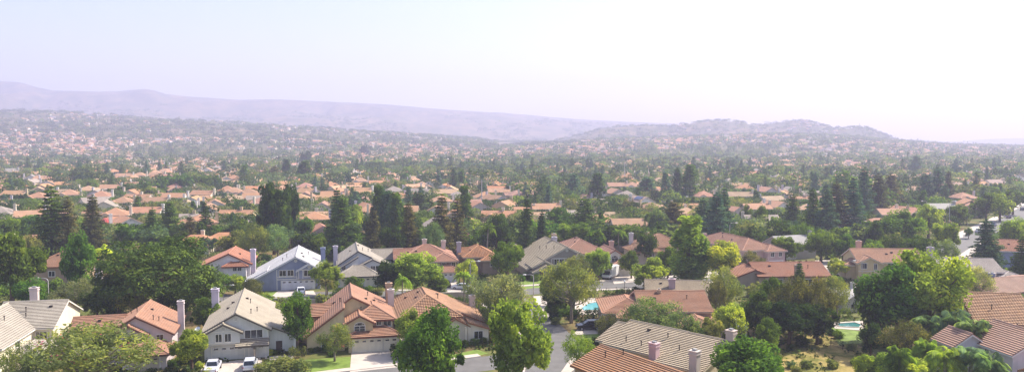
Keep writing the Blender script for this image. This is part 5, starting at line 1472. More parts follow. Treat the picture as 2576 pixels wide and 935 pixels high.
# low garden planting near the houses
SH = [(675, 893, 20, 'yellow'), (690, 890, 18, 'mid'), (706, 888, 16, 'dark'), (738, 892, 22, 'olive'), (760, 880, 26, 'dark'), (785, 886, 18, 'mid'), (800, 884, 20, 'dark'), (820, 884, 22, 'mid'), (833, 890, 16, 'dark'),
      (700, 935, 90, 'olive'), (760, 938, 60, 'olive'), (660, 940, 40, 'olive'), (835, 895, 20, 'mid'), (1012, 895, 20, 'dark'), (1032, 900, 24, 'mid'), (1020, 915, 18, 'dark'), (1170, 872, 26, 'dark'), (1195, 868, 24, 'mid'), (1215, 862, 22, 'dark'),
      (470, 905, 26, 'dark'), (455, 915, 30, 'mid'), (430, 925, 30, 'dark'), (500, 925, 22, 'lime'), (520, 945, 30, 'lime'), (890, 735, 26, 'mid'), (930, 738, 30, 'mid'), (860, 745, 36, 'dark'), (950, 742, 24, 'olive'), (845, 752, 30, 'mid'),
      (1330, 700, 22, 'dark'), (1345, 706, 24, 'mid'), (1312, 706, 20, 'emer'), (1400, 802, 40, 'dark'), (1420, 792, 36, 'mid'), (1440, 800, 30, 'dark'), (1395, 815, 26, 'olive'), (1380, 785, 24, 'dark'), (1500, 866, 26, 'dark'), (1530, 858, 30, 'mid'),
      (1410, 700, 40, 'mid'), (1955, 905, 26, 'olive'), (1985, 880, 22, 'dark'), (2095, 925, 30, 'olive'), (2060, 862, 18, 'brown'), (2150, 915, 28, 'olive'), (1990, 925, 26, 'sage'), (2030, 926, 30, 'olive'), (2005, 940, 30, 'olive'), (2140, 880, 24, 'olive'),
       (640, 770, 34, 'bright'), (610, 765, 30, 'lime'), (680, 760, 26, 'mid'), (1600, 740, 26, 'dark'), (1625, 742, 24, 'dark'), (1560, 746, 24, 'mid'), (1820, 890, 40, 'dark'), (1780, 860, 30, 'olive'),
      (1700, 870, 30, 'brown'), (1660, 860, 30, 'dark'), (2020, 870, 40, 'dark'), (2110, 850, 26, 'mid'), (2090, 842, 22, 'dark'), (2230, 872, 50, 'deep'), (2350, 868, 50, 'deep'), (2400, 860, 50, 'deep'), (2470, 850, 40, 'sage'), (1650, 845, 40, 'dark'),
      (1120, 760, 40, 'mid'), (1160, 770, 40, 'dark'), (1200, 790, 50, 'mid'), (1230, 800, 50, 'dark'), (1250, 820, 50, 'mid'), (960, 770, 36, 'dark'), (1000, 790, 30, 'mid'), (935, 752, 30, 'dark'), (1290, 735, 36, 'olive'), (2500, 720, 40, 'emer'), (2540, 726, 36, 'mid'), (2470, 735, 40, 'mid'), (2420, 765, 50, 'mid'), (2460, 760, 40, 'bright')]
for (px_, yb_, w_, tn_) in SH:
    p = G(px_, yb_); w = w_ / F * p.y
    tree_at('shrub', p.x, p.y, min(w * .75, 1.9) if w_ < 60 else 2.3, w, tn_)
# ------------------------------------------------------------------ middle distance houses (roof centre in the photo)
def tmpl():
    out = []
    k = dict(step=0.0, tile='shingle')
    out.append(dict(spec=[('px', [(0, 4.9), (4.6, 7.0), (9.2, 4.9)], 0, 14)], wins=[('f', 2.5, 0, 3.2, 1.6, 1.2), ('f', 7, 0, 3.2, 1.6, 1.2), ('f', 11.5, 0, 3.2, 1.6, 1.2)], garages=[(3.2, 0, 4.9, 2.1)], chims=[(14.6, 4, 1.1, .9, 8.2)], gables=[]))
    out.append(dict(spec=[('hip', 0, 14, 0, 10, 3.2, 24), ('hip', 7.5, 13.5, -4, 3, 2.9, 22)], wins=[('f', 3.5, 0, 1.0, 2, 1.3)], garages=[(10.5, -4, 4.9, 2.1)], chims=[(-.6, 5, 1.2, .9, 6.2)]))
    out.append(dict(spec=[('py', [(0, 4.9), (5, 7.3), (10, 4.9)], 0, 14), ('py', [(10, 4.9), (14, 3)], 3, 12)], wins=[('f', 3, 0, 3.3, 1.6, 1.2), ('f', 7.2, 0, 3.3, 1.6, 1.2)], garages=[(5, 0, 7, 2.15)], chims=[(-.7, 8, 1.2, .9, 8.4)], gables=[(5, 0, 6.2)]))
    out.append(dict(spec=[('hip', 0, 12, 0, 12, 5.1, 24), ('hip', 5, 11.6, -4, 3, 2.8, 22), ('py', [(.5, 4.9), (3, 6.1), (5.5, 4.9)], -1, 5)], wins=[('f', 3, -1, 3.3, 1.5, 1.1), ('f', 9, 0, 3.8, 1.3, .9)], garages=[(8.4, -4, 4.9, 2.1)], chims=[(12.6, 5, 1.1, .9, 8.4)]))
    out.append(dict(spec=[('px', [(0, 3.3), (5, 5.6), (10, 3.3)], 0, 16), ('py', [(1.5, 3.2), (4.8, 4.8), (8.1, 3.2)], -4, 4)], wins=[('f', 4.8, -4, 1.0, 2.2, 1.3), ('f', 12, 0, 1.0, 2, 1.2)], chims=[(10, 5, 1.2, .9, 6.9)], gables=[]))
    res = []
    for d in out:
        r = build_house(d['spec'], '#b07a5c', '#cfc3ae', '#d4cabc', 'shingle', wins=d['wins'], garages=d.get('garages', ()), chims=d['chims'], gables=d.get('gables', ()), step=0.0)
        res.append(r)
    return res
TM = tmpl()
# simple one-mesh versions for houses too small to show their parts
M['wall_far'] = new_mat('far_stucco')[0]
m = M['wall_far']; nt = m.node_tree; nt.nodes.clear(); outn = nt.nodes.new('ShaderNodeOutputMaterial')
oi = nt.nodes.new('ShaderNodeObjectInfo')
cr = ramp(oi.outputs['Random'], [(0, '#cfc3ae'), (.4, '#d9d2c8'), (.7, '#bfb4b0'), (1, '#d8c6a8')]); principled(nt, outn, cr, .85, .2)
M['roof_far'] = obj_mat('far_roof', amp=.14, scale=.5)
def far_mesh(i, cx, cy):
    mb = MB()
    specs = [[(0, 14, 0, 9, 4.9, 'x')], [(0, 14, 0, 10, 3.2, 'h'), (7.5, 13.5, -4, 3, 2.9, 'y')], [(0, 10, 0, 14, 4.9, 'y')], [(0, 12, 0, 12, 5, 'h'), (5, 11.6, -4, 3, 2.8, 'y')], [(0, 16, 0, 10, 3.3, 'x'), (1.5, 8, -4, 4, 3.2, 'y')]]
    for (x0, x1, y0, y1, ze, t) in specs[i]:
        x0, x1, y0, y1 = x0 - cx, x1 - cx, y0 - cy, y1 - cy
        mb.box(x0, x1, y0, y1, -1.5, ze, 0)
        X0, X1, Y0, Y1 = x0 - .5, x1 + .5, y0 - .5, y1 + .5; z = ze - .15
        xm, ym = (X0 + X1) / 2, (Y0 + Y1) / 2
        if t == 'x':
            h = (Y1 - Y0) / 2 * .46; A, B_ = (X0, ym, z + h), (X1, ym, z + h)
            mb.poly([(X0, Y0, z), (X1, Y0, z), B_, A], 1); mb.poly([(X1, Y1, z), (X0, Y1, z), A, B_], 1)
            mb.poly([(x0, y0, ze), (x0, y1, ze), (x0, ym, z + h - .1)], 0); mb.poly([(x1, y0, ze), (x1, ym, z + h - .1), (x1, y1, ze)], 0)
        elif t == 'y':
            h = (X1 - X0) / 2 * .46; A, B_ = (xm, Y0, z + h), (xm, Y1, z + h)
            mb.poly([(X0, Y1, z), (X0, Y0, z), A, B_], 1); mb.poly([(X1, Y0, z), (X1, Y1, z), B_, A], 1)
            mb.poly([(x0, y0, ze), (x1, y0, ze), (xm, y0, z + h - .1)], 0); mb.poly([(x0, y1, ze), (xm, y1, z + h - .1), (x1, y1, ze)], 0)
        else:
            d = min(X1 - X0, Y1 - Y0) / 2; h = d * .46
            A, B_ = ((X0 + d, ym, z + h), (X1 - d, ym, z + h)) if X1 - X0 > Y1 - Y0 else ((xm, Y0 + d, z + h), (xm, Y1 - d + .01, z + h))
            if X1 - X0 > Y1 - Y0:
                mb.poly([(X0, Y0, z), (X1, Y0, z), B_, A], 1); mb.poly([(X1, Y1, z), (X0, Y1, z), A, B_], 1); mb.poly([(X0, Y1, z), (X0, Y0, z), A], 1); mb.poly([(X1, Y0, z), (X1, Y1, z), B_], 1)
            else:
                mb.poly([(X0, Y0, z), (X1, Y0, z), A], 1); mb.poly([(X1, Y1, z), (X0, Y1, z), B_], 1); mb.poly([(X0, Y1, z), (X0, Y0, z), A, B_], 1); mb.poly([(X1, Y0, z), (X1, Y1, z), B_, A], 1)
    # garage door / windows on the front, chimney
    x0, x1, y0, y1, ze, t = specs[i][-1]
    mb.box(x0 + .8 - cx, x0 + 5.4 - cx, y0 - cy - .06, y0 - cy, 0, 2.1, 2)
    if ze > 4: mb.box(x0 + 2 - cx, x0 + 3.6 - cx, y0 - cy - .05, y0 - cy, 3.1, 4.3, 3); mb.box(x1 - 3.6 - cx, x1 - 2 - cx, y0 - cy - .05, y0 - cy, 3.1, 4.3, 3)
    mb.box(-cx - .9, -cx, 4 - cy, 5 - cy, 0, specs[i][0][4] + 3.2, 0)
    return mb.mesh('house', [M['wall_far'], M['roof_far'], M['trim'], M['glass']], uv=False)
FM = [far_mesh(i, 6.5, 4.5) for i in range(5)]
ROOFC = ['#b88a62', '#b08260', '#b47e5a', '#ac8f74', '#ba9674', '#a57b5f', '#bd9474', '#9c8f84', '#a87c6c']
WALLC = [CRM, WHT, SAND, '#d8cbb6', LAV, '#c9b9a4']
MIDH = []     # (px, roof centre y, template, rot, roof colour, wall colour, label)
ML = [
 (79, 535, 0, 30, '#b88a6c', CRM, 'plain tan roof with small white chimney behind the green trees at the left'), (97, 491, 3, 8, '#b07d60', WHT, 'tan hip roof house at far left with open porch'), (127, 458, 2, 20, '#b58a6e', WHT, 'tan roof house with two white front gables at far left'),
 (28, 426, 0, -4, '#a0988f', '#b8b4b0', 'long pale grey roof near the left edge'), (83, 444, 2, 25, '#9c948e', WHT, 'grey roof house with white gable next to the long pale grey roof'), (176, 484, 3, 16, '#b4856a', CRM, 'tan house with dark gable behind the sparse conifer'),
 (255, 488, 3, 12, '#b07c62', WHT, 'white walled house with brown roof and white chimneys'), (276, 468, 0, 10, '#b58468', WHT, 'tan roof rising behind the white walled brown roofed house'), (342, 492, 4, -6, '#b18062', CRM, 'low tan house left of the white two storey house'),
 (439, 490, 0, 3, '#b2805f', WHT, 'white two storey house with long tan roof'), (510, 483, 0, -8, '#ac7c5e', CRM, 'tan roofed house beside the cypress screen'), (548, 508, 2, 20, '#ab7e60', '#cfc8c0', 'small two storey house with white gables and grey windows'),
 (588, 533, 4, 0, '#b4805f', SAND, 'low orange tan roof right of the dark conifer'), (367, 526, 0, 6, '#b67f63', WHT, 'white house with chimney and pink blossom tree in front'), (292, 533, 3, 16, '#b58264', CRM, 'tan hip roof beside the pink blossom tree'),
 (331, 553, 2, 40, '#ba8568', '#e0dad2', 'house with bright white three bay garage'), (284, 549, 1, 30, '#b87f60', WHT, 'house with cream gabled window behind the pink blossom tree'), (272, 512, 2, 20, '#a09388', CRM, 'grey roofed house with cream gable'),
 (508, 551, 3, 30, '#b57f60', SAND, 'tan hip roof behind the two dark conifers'), (470, 556, 1, 10, '#b27c5e', CRM, 'orange tan roof between the conifer pair'), (82, 596, 1, 5, '#b78465', CRM, 'orange roof peeping above the brown hip roof'), (560, 590, 1, 8, '#b9805c', CRM, 'orange roof patch behind the dark pine'),
 (490, 596, 1, 6, '#b87d5c', CRM, 'bright orange roof patch above the dark pine'),
 (312, 439, 0, 12, '#b58768', WHT, 'tan roof row, first house below the purple tree'), (352, 438, 3, 8, '#b78a6a', CRM, 'tan roof row, second house below the purple tree'), (395, 437, 0, -5, '#b48666', CRM, 'tan roof row, third house below the purple tree'),
 (367, 410, 2, 15, '#b68c6e', WHT, 'tan gabled house above the tan roof row'), (414, 428, 3, 5, '#b8896c', WHT, 'tan house with white chimney above the green row'), (448, 414, 1, 10, '#b48a70', CRM, 'far tan house above the green row'), (524, 425, 2, 12, '#af8368', WHT, 'tan house with white gable left of the solitary poplar'),
 (574, 448, 2, 24, '#b28b70', WHT, 'white gabled house right of the green row'), (590, 478, 3, 14, '#b08468', CRM, 'tan house below the white gabled house'), (640, 490, 0, 8, '#b4835f', WHT, 'white walled tan house left of the broad dark tree'), (625, 470, 1, 0, '#a98a70', CRM, 'pale tan roof left of the broad dark tree'),
 (775, 488, 2, 10, '#a9785e', '#c8aca0', 'narrow reddish house with balcony right of the broad dark tree'), (835, 485, 0, 8, '#b3825f', CRM, 'tan roof above the palm cluster'), (794, 543, 3, 12, '#b7825f', '#b4b7c6', 'orange tan house with grey blue windows above the slate blue house'), (822, 576, 2, 20, '#b37864', '#c9a898', 'reddish roof just above the slate blue house'),
 (935, 518, 2, 30, '#b17c5e', '#b8bac4', 'tan house with pale blue chimney'), (1114, 500, 3, 16, '#b98a6a', WHT, 'white gabled two storey house beyond the conifers'), (1211, 514, 2, 14, '#b07a5e', '#bfb2aa', 'small tan gable left of the wide orange roof'), (1247, 535, 4, -4, '#b77f5d', CRM, 'wide plain orange roof behind the dark tree'),
 (1252, 477, 0, 8, '#b4886a', WHT, 'tan roof house with white end wall'), (1222, 490, 3, 10, '#b3825f', CRM, 'square tan hip roof behind the green stained pole'), (1067, 463, 2, 8, '#b8896c', CRM, 'tan house with cream chimney left of the great conifer'), (907, 452, 3, 8, '#b48a6e', WHT, 'tan house in front of the white chimneys'),
 (1326, 525, 4, 4, '#b6825f', CRM, 'wide orange roof cluster, front house'), (1370, 517, 0, 8, '#b78565', CRM, 'wide orange roof cluster, rear house'), (1578, 556, 0, 4, '#a98062', '#cdc4ae', 'tan roofed house with cream walls and green hedge'), (1556, 480, 2, 12, '#b4856a', '#b9aaa0', 'tan gable house below the poplar row'),
 (1622, 500, 2, 24, '#a68c80', WHT, 'white walled house with solar panels on the roof'), (1594, 464, 3, 8, '#b38368', WHT, 'tan roof with white chimney behind the solar panel house'), (1550, 463, 0, 6, '#b08066', CRM, 'tan roof beside the pale utility pole'),
 (1774, 488, 3, 10, '#b27c66', CRM, 'reddish tan roofs right of the tallest poplar'), (1859, 487, 0, -4, '#a98a6e', CRM, 'broad tan roof right of the tallest spire'), (1851, 526, 2, 24, '#b37e66', '#c3b4ae', 'tan gabled house beside the young street trees'), (1898, 517, 0, 12, '#b98668', CRM, 'orange tan house behind the young street trees'),
 (1939, 476, 2, 10, '#b58068', '#cfc4c2', 'two storey house with pink tinged roof at the belt start'), (1961, 512, 2, 26, '#b88668', WHT, 'gabled tan house left of the conifer belt'), (2013, 498, 4, 0, '#b5805f', CRM, 'orange roof glimpsed inside the conifer belt'), (2090, 572, 1, 0, '#a39a90', '#b0a8a0', 'pale flat looking roof in front of the belt'),
 (2207, 553, 1, 6, '#b68068', '#c8a898', 'pinkish roof right of the belt'), (2240, 530, 0, 4, '#b3836a', SAND, 'long tan roof above the pinkish roof'), (2298, 528, 2, 24, '#ba7f68', CRM, 'coral roof beside the pale green tree'), (2361, 517, 0, 6, '#a5a09c', '#b0aaa4', 'wide pale grey roof before the balcony house'),
 (2428, 492, 3, 10, '#b37f66', '#cdc6c6', 'tan house up the avenue behind the balcony house'), (2450, 514, 0, 60, '#b27c60', '#c9a898', 'tall balcony house with peach walls at the avenue'), (2500, 455, 0, 8, '#a88a80', CRM, 'pale roof far up the avenue'), (2560, 700, 1, 12, '#b08070', CRM, 'pinkish roof patch at the right margin'),
 (2560, 625, 1, 8, '#a89080', '#b8b0b0', 'greyish roof at the right margin'), (1985, 600, 0, 20, '#9f9c98', '#a8a4a0', 'flat looking grey roof beside the paved lot'), (2135, 716, 4, 10, '#c0bcb6', '#b8b2ac', 'small white roof below the street lamp'),
]
used = [False] * 5
def mid_house(t, x, y, rot, rc, wc, label, group='tan roofed houses of the neighbourhood', detailed=True):
    if detailed:
        src = TM[t]
        if not used[t]: root = src; used[t] = True; k_new = False
        else: root = copy_tree(src)
        if rc.startswith('#b') or rc.startswith('#a'):
            q_ = [int(rc[i:i+2], 16) for i in (1, 3, 5)]; rc = '#%02x%02x%02x' % (q_[0] + 2, min(255, q_[1] + 4), q_[2])
        def fn(ch):
            n = ch.name.split('.')[0]
            return {'roof': rc, 'wall': wc, 'chimney': wc, 'gutter': '#cfc4b6', 'garage_door': '#dcd7ce', 'porch_post': wc}.get(n)
        recolor(root, fn)
        place(root, label, x, y, rot, group=group, r=9)
        c, s = .88 * math.cos(R(rot)), .88 * math.sin(R(rot)); root.scale = (.88, .88, .95)
        root.location = (x - (6.5 * c - 4.5 * s), y - (6.5 * s + 4.5 * c), 0)
        HOUSES[-1] = (x, y, 9, label)
    else:
        z = float(ground_z(x, y))
        root = obj('house', FM[t], None, rc, loc=(x, y, z), rz=R(rot), sc=(.86, .86, .92))
        tag(root, label, 'house', group); HOUSES.append((x, y, 9, label))
    return root
for (px, py, t, rot, rc, wc, lb) in ML:
    zr = 5.6 if t in (0, 2, 3) else 4.4
    p = G(px, py, zr)
    o = mid_house(t, p.x, p.y, rot, rc, wc, lb)
    if 'small white roof' in lb: o.scale = (.6, .6, .75)
    if 'solar panels' in lb:
        for (sx, sy) in ((3.2, 3), (3.2, 6.5)):
            for q in range(2):
                mb = MB(); mb.box(-1.5, 1.5, -1.6, 1.6, 0, .08)
                so = obj('solar_panel', mb.mesh('solar_panel', [M['solar']], uv=False), o, loc=(sx - .6 if q == 0 else sx + 3.6, sy, 6.5)); so.rotation_euler = (0, R(-25 if q == 0 else 25), 0)
N_DET = len(HOUSES)
CC = [('#d8dae0', 'white'), ('#2a2c33', 'black'), ('#7f8792', 'grey'), ('#8a2a26', 'dark red'), ('#34486e', 'navy blue'), ('#b7b2a4', 'beige')]
nc_ = 0
for k_, o_ in enumerate([o for o in COL.objects if o.name.split('.')[0] == 'house' and o.parent is None and 'label' in o.keys()]):
    gd = [c for c in o_.children if c.name.startswith('garage_door')]
    if not gd or k_ < 24 or nc_ >= 26 or k_ % 2: continue
    g_ = gd[0]; rz_ = o_.rotation_euler.z
    p_ = o_.location + Matrix.Rotation(rz_, 3, 'Z') @ Vector((g_.location.x - 1.1, g_.location.y - 4.2, 0))
    cl_, cn_ = CC[nc_ % 6]
    car(['sedan', 'suv'][nc_ % 2], cl_, ' '.join(f"{cn_} car parked at the {o_['label']}".split()[:15]), p_.x, p_.y, math.degrees(rz_) + (0 if nc_ % 3 else 180), group='cars on the driveways of the middle rows')
    nc_ += 1

# ---- the rest of the suburb: rows of lots following gently curved streets
def road_dist(x, y):
    best = 1e9
    for line, w in ROADS:
        for p in line[::3]:
            d = math.hypot(p.x - x, p.y - y) - w
            if d < best: best = d
    return best
rnd = random.Random(5)
HX = np.array([h[0] for h in HOUSES]); HY = np.array([h[1] for h in HOUSES])
cands = []
row = 0
y = 265.0
while y < 2700:
    sp = 15.8 if y < 900 else 18
    wdt = (y * .72 + 40)
    x = -wdt + rnd.uniform(0, sp)
    while x < wdt:
        yy = y + 26 * math.sin(x / 190 + y / 310) + 12 * math.sin(x / 70 + 1) + rnd.uniform(-3.5, 3.5)
        rot = math.degrees(math.atan(26 / 190 * math.cos(x / 190 + y / 310))) + rnd.gauss(0, 9) + (0 if row % 2 else 180) + (rnd.choice((70, -70, 90, -50)) if rnd.random() < .35 else 0)
        if rnd.random() < (.88 if x < 0 else .62): cands.append((x + rnd.uniform(-3, 3), yy, rot))
        x += sp
    row += 1
    y += 22 if row % 2 else 29
def wooded(x, y):    # parks, schools and unbuilt hills
    px, _ = project((x, y, 0))
    v = math.sin(x / 140 + 2) * math.cos(y / 170 + 1) + .5 * math.sin(x / 60) * math.sin(y / 75)
    if y > 2250: return True
    z = float(ground_z(x, y))
    if px < 1300: return v > .55 or y > 1800 or (y > 1100 and v > .15)
    if px < 1750: return v > .5 or y > 2000 or (y > 1100 and v > .25)
    return v > .6 or (y > 1200 and v > .4)
hs = []
for (x, y, rot) in cands:
    if abs(project((x, y, 3))[0] - CX) > 1420: continue
    d = np.hypot(HX - x, HY - y)
    if d.min() < 13.8: continue
    if road_dist(x, y) < 9: continue
    if y < 420 and abs(x) < 400:
        px, py = project((x, y, 5))
        if py > 560: continue
    if wooded(x, y): continue
    hs.append((x, y, rot))
hs.sort(key=lambda a: a[1])
BUD = 300 - len(HOUSES)
def zone(px):
    for a, n in ((300, 'beyond the tan roof row'), (640, 'beyond the green row'), (900, 'behind the broad very tall dark tree'), (1200, 'behind the centre grove'), (1500, 'behind the fan palm row'), (1760, 'beyond the poplar row'), (2050, 'beyond the paved lot'), (2330, 'beyond the conifer belt')):
        if px < a: return n
    return 'toward the far avenue'
HCN = {'#9c8f84': 'grey brown', '#a57b5f': 'brown', '#a87c6c': 'reddish', '#bd9474': 'pale tan', '#ba9674': 'light tan', '#ac8f74': 'sandy'}
for i, (x, y, rot) in enumerate(hs[:BUD]):
    t = rnd.choice([0, 1, 2, 3, 4, 0, 2]); rc = rnd.choice(ROOFC); wc = rnd.choice(WALLC)
    px, py = project((x, y, 4)); zn = zone(px)
    det = y < 470
    st = {0: 'two storey house', 1: 'low hip roofed house', 2: 'gabled house', 3: 'square hip roofed house', 4: 'long low house'}[t]
    dist = 'mid valley' if det else 'distant'
    lb = f"{dist} {st} with {HCN.get(rc, 'tan')} roof {zn}"
    mid_house(t, x, y, rot, rc, wc, lb, group=f'{dist} {st}s {zn}', detailed=det)
far_h = hs[BUD:]
SPOTS = [(x, y) for x, y, _ in hs]

def joined_houses(lst, name, label):
    V = []; Fc = []; Mi = []; LC = []
    tv = []
    for me in FM:
        tv.append((np.array([v.co[:] for v in me.vertices]), [tuple(p.vertices) for p in me.polygons], [p.material_index for p in me.polygons]))
    b = 0; vs = []; fs = []; cols = []
    palette = {0: [CRM, WHT, SAND, '#d8cbb6', LAV], 2: ['#dcd7ce'], 3: ['#3a4048']}
    for (x, y, rot) in lst:
        t = rnd.randrange(5); v, f, mi = tv[t]
        z = float(ground_z(x, y)); c, s = math.cos(R(rot)), math.sin(R(rot))
        q = np.empty_like(v); v = v * np.array([.86, .86, .92]); q[:, 0] = v[:, 0] * c - v[:, 1] * s + x; q[:, 1] = v[:, 0] * s + v[:, 1] * c + y; q[:, 2] = v[:, 2] + z
        vs.append(q); fs += [tuple(i + b for i in p) for p in f]; b += len(v)
        wc = srgb(rnd.choice(palette[0])); rc = srgb(rnd.choice(ROOFC))
        for m_ in mi: cols.append(wc if m_ == 0 else rc if m_ == 1 else srgb(palette[m_][0]))
    me = bpy.data.meshes.new(name); me.from_pydata(np.vstack(vs).tolist(), [], fs)
    a = me.attributes.new('lc', 'FLOAT_COLOR', 'FACE'); cc = np.ones((len(cols), 4), np.float32); cc[:, :3] = cols; a.data.foreach_set('color', cc.ravel())
    m, nt, out = new_mat('far_town_paint'); at = N(nt, 'ShaderNodeAttribute', attribute_name='lc'); principled(nt, out, at.outputs['Color'], .85, .2)
    me.materials.append(m); me.update()
    tag(obj(name, me), label, None, None, 'stuff')
joined_houses(far_h, 'far_town', 'countless tiny tan and white houses of the far valley')

# ---- trees between them
def in_poly(P, poly):
    ins = np.zeros(len(P), bool); k = len(poly)
    for i in range(k):
        a, b = poly[i], poly[(i + 1) % k]
        c = (a.y > P[:, 1]) != (b.y > P[:, 1])
        xi = (b.x - a.x) * (P[:, 1] - a.y) / ((b.y - a.y) or 1e-9) + a.x
        ins ^= c & (P[:, 0] < xi)
    return ins

HX = np.array([h[0] for h in HOUSES] + [a[0] for a in far_h]); HY = np.array([h[1] for h in HOUSES] + [a[1] for a in far_h]); HR = np.array([h[2] for h in HOUSES] + [9.0] * len(far_h))
PX_ = np.array([d['x'] for d in PLACED]); PY_ = np.array([d['y'] for d in PLACED]); PW = np.array([d['w'] for d in PLACED])
n_hand = len(PLACED)
autos = []
r2 = random.Random(9)
def try_tree(x, y, minh, seedw=5):
    d = np.hypot(HX - x, HY - y) - HR * (.66 if y > 240 else .9)
    if d.min() < 0: return False
    if len(PX_) and (np.hypot(PX_ - x, PY_ - y) < PW * .42).any(): return False
    return True
KT = [('round', 'mid'), ('round', 'dark'), ('round', 'emer'), ('round', 'olive'), ('airy', 'olive'), ('airy', 'sage'), ('airy', 'grey'), ('round', 'bright'), ('conifer', 'dark'), ('conifer', 'blue'), ('column', 'dark'), ('round', 'sage'), ('round', 'dark'), ('fanpalm', 'grey'), ('airy', 'dark'), ('round', 'blue'), ('airy', 'pink')]
WT = [18, 17, 9, 12, 9, 8, 4, 7, 3, 3, 2, 8, 10, 1.5, 8, 7, .5]
att = 0
grid = {}
def near_auto(x, y, rr):
    gx_, gy_ = int(x // 12), int(y // 12)
    for i in (-1, 0, 1):
        for j in (-1, 0, 1):
            for (a, b, c) in grid.get((gx_ + i, gy_ + j), ()):
                if (a - x) ** 2 + (b - y) ** 2 < (rr + c) ** 2 * ((.3 if px > 1300 else .46) if y > 300 else .42): return True
    return False
MLP = []
for (hx_, hy_, hr_, lb_) in HOUSES[:N_DET]:
    a_, b_ = project((hx_, hy_, 4.5)); MLP.append((hx_, hy_, a_, b_, 6.0 * F / hy_))
for (hx_, hy_, hr_, lb_) in HOUSES[N_DET:]:
    if hy_ < 700 and random.random() < (.12 if project((hx_, hy_, 0))[0] > 1300 else .4):
        a_, b_ = project((hx_, hy_, 5.0)); MLP.append((hx_, hy_, a_, b_, 3.0 * F / hy_))
for ln_ in (right, back):
    for p_ in ln_[::2]:
        a_, b_ = project(p_); MLP.append((p_.x, p_.y, a_, b_ + 1, 3.0 * F / p_.y))
POLYS = [[G(*p) for p in q] for q, _ in DR + LW] + [[G(*p) for p in DRYP]]
def in_any(x, y):
    P_ = np.array([[x, y]])
    return any(in_poly(P_, q)[0] for q in POLYS)
while att < 150000 and len(autos) < 13000:
    att += 1
    u = r2.random()
    y = 150 * (2500 / 150) ** (u ** .8) if r2.random() < .6 else r2.uniform(350, 2500)
    x = r2.uniform(-1, 1) * (y * .68 + 12)
    px, py = project((x, y, 0))
    if y < 245 and (py > 640): 
        # only low filling between the near houses
        kind, tone = r2.choice([('shrub', 'mid'), ('shrub', 'dark'), ('shrub', 'olive'), ('shrub', 'sage')]); h = r2.uniform(1.5, 3.0); w = h * r2.uniform(1.1, 1.5)
    elif y < 330:
        kind, tone = r2.choices(KT, WT)[0]; h = {'conifer': r2.uniform(8, 12), 'column': r2.uniform(7, 11), 'fanpalm': 9}.get(kind, r2.uniform(5, 9)); w = h * {'conifer': .42, 'column': .3, 'fanpalm': .3}.get(kind, r2.uniform(.9, 1.2))
    else:
        kind, tone = r2.choices(KT, WT)[0]
        h = {'conifer': r2.uniform(9, 17), 'column': r2.uniform(8, 14), 'fanpalm': r2.uniform(9, 14)}.get(kind, (r2.uniform(5.5, 9) if r2.random() < .75 else r2.uniform(8, 13)) if y < 1000 else r2.uniform(5, 12)); w = h * {'conifer': .42, 'column': .3, 'fanpalm': .27}.get(kind, r2.uniform(.95, 1.4))
    if tone == 'pink': h, w = min(h, 5), min(w, 5)
    if not try_tree(x, y, h): continue
    if y < 420 and in_any(x, y): continue
    if road_dist(x, y) < (1.0 + w * .4 if y < 700 else -99): continue
    if y < 800:
        bad = False
        for (mx_, my_, mpx, mpy, mw) in MLP:
            if 0 < my_ - y < 150 and abs(px - mpx) < mw + w * F / y * .45:
                lim = mpy + 2
                zt = H - (lim - HOR) / F * y
                if h > zt: h = zt
        if h < 2.6: continue
        w = min(w, h * 1.25)
    if near_auto(x, y, w * .36): continue
    if y > 1900 and px > 1250 and px < 1500: continue
    wd = wooded(x, y)
    if y > 1400 and px < 1300:
        if fbm(x / 130., y / 170.) < .42 and r2.random() < .6: continue
    grid.setdefault((int(x // 12), int(y // 12)), []).append((x, y, w * .36))
    autos.append((kind, tone, x, y, h, w))
    if kind == 'shrub' and len(autos) > 1 and sum(1 for a in autos[-400:] if a[0] == 'shrub') > 300: pass
autos.sort(key=lambda a: a[3])
cnt = {}
for d in PLACED: cnt[KNAME[d['kind']][0]] = cnt.get(KNAME[d['kind']][0], 0) + 1
BW = {'broadleaf_tree': 298, 'olive_tree': 290, 'conifer_tree': 250, 'columnar_tree': 200, 'palm_tree': 60, 'shrub': 290}
rest = []
for (kind, tone, x, y, h, w) in autos:
    nm = KNAME[kind][0]
    if cnt.get(nm, 0) >= BW.get(nm, 100): rest.append((kind, tone, x, y, h, w)); continue
    cnt[nm] = cnt.get(nm, 0) + 1
    lod = '' if (y < 230 and kind != 'shrub') else '_mid'
    tree_at(kind, x, y, h, w, tone, None, lod, z=float(ground_z(x, y)))
print('houses', len(HOUSES), 'far houses', len(far_h), 'trees', len(PLACED), 'rest', len(rest), cnt)

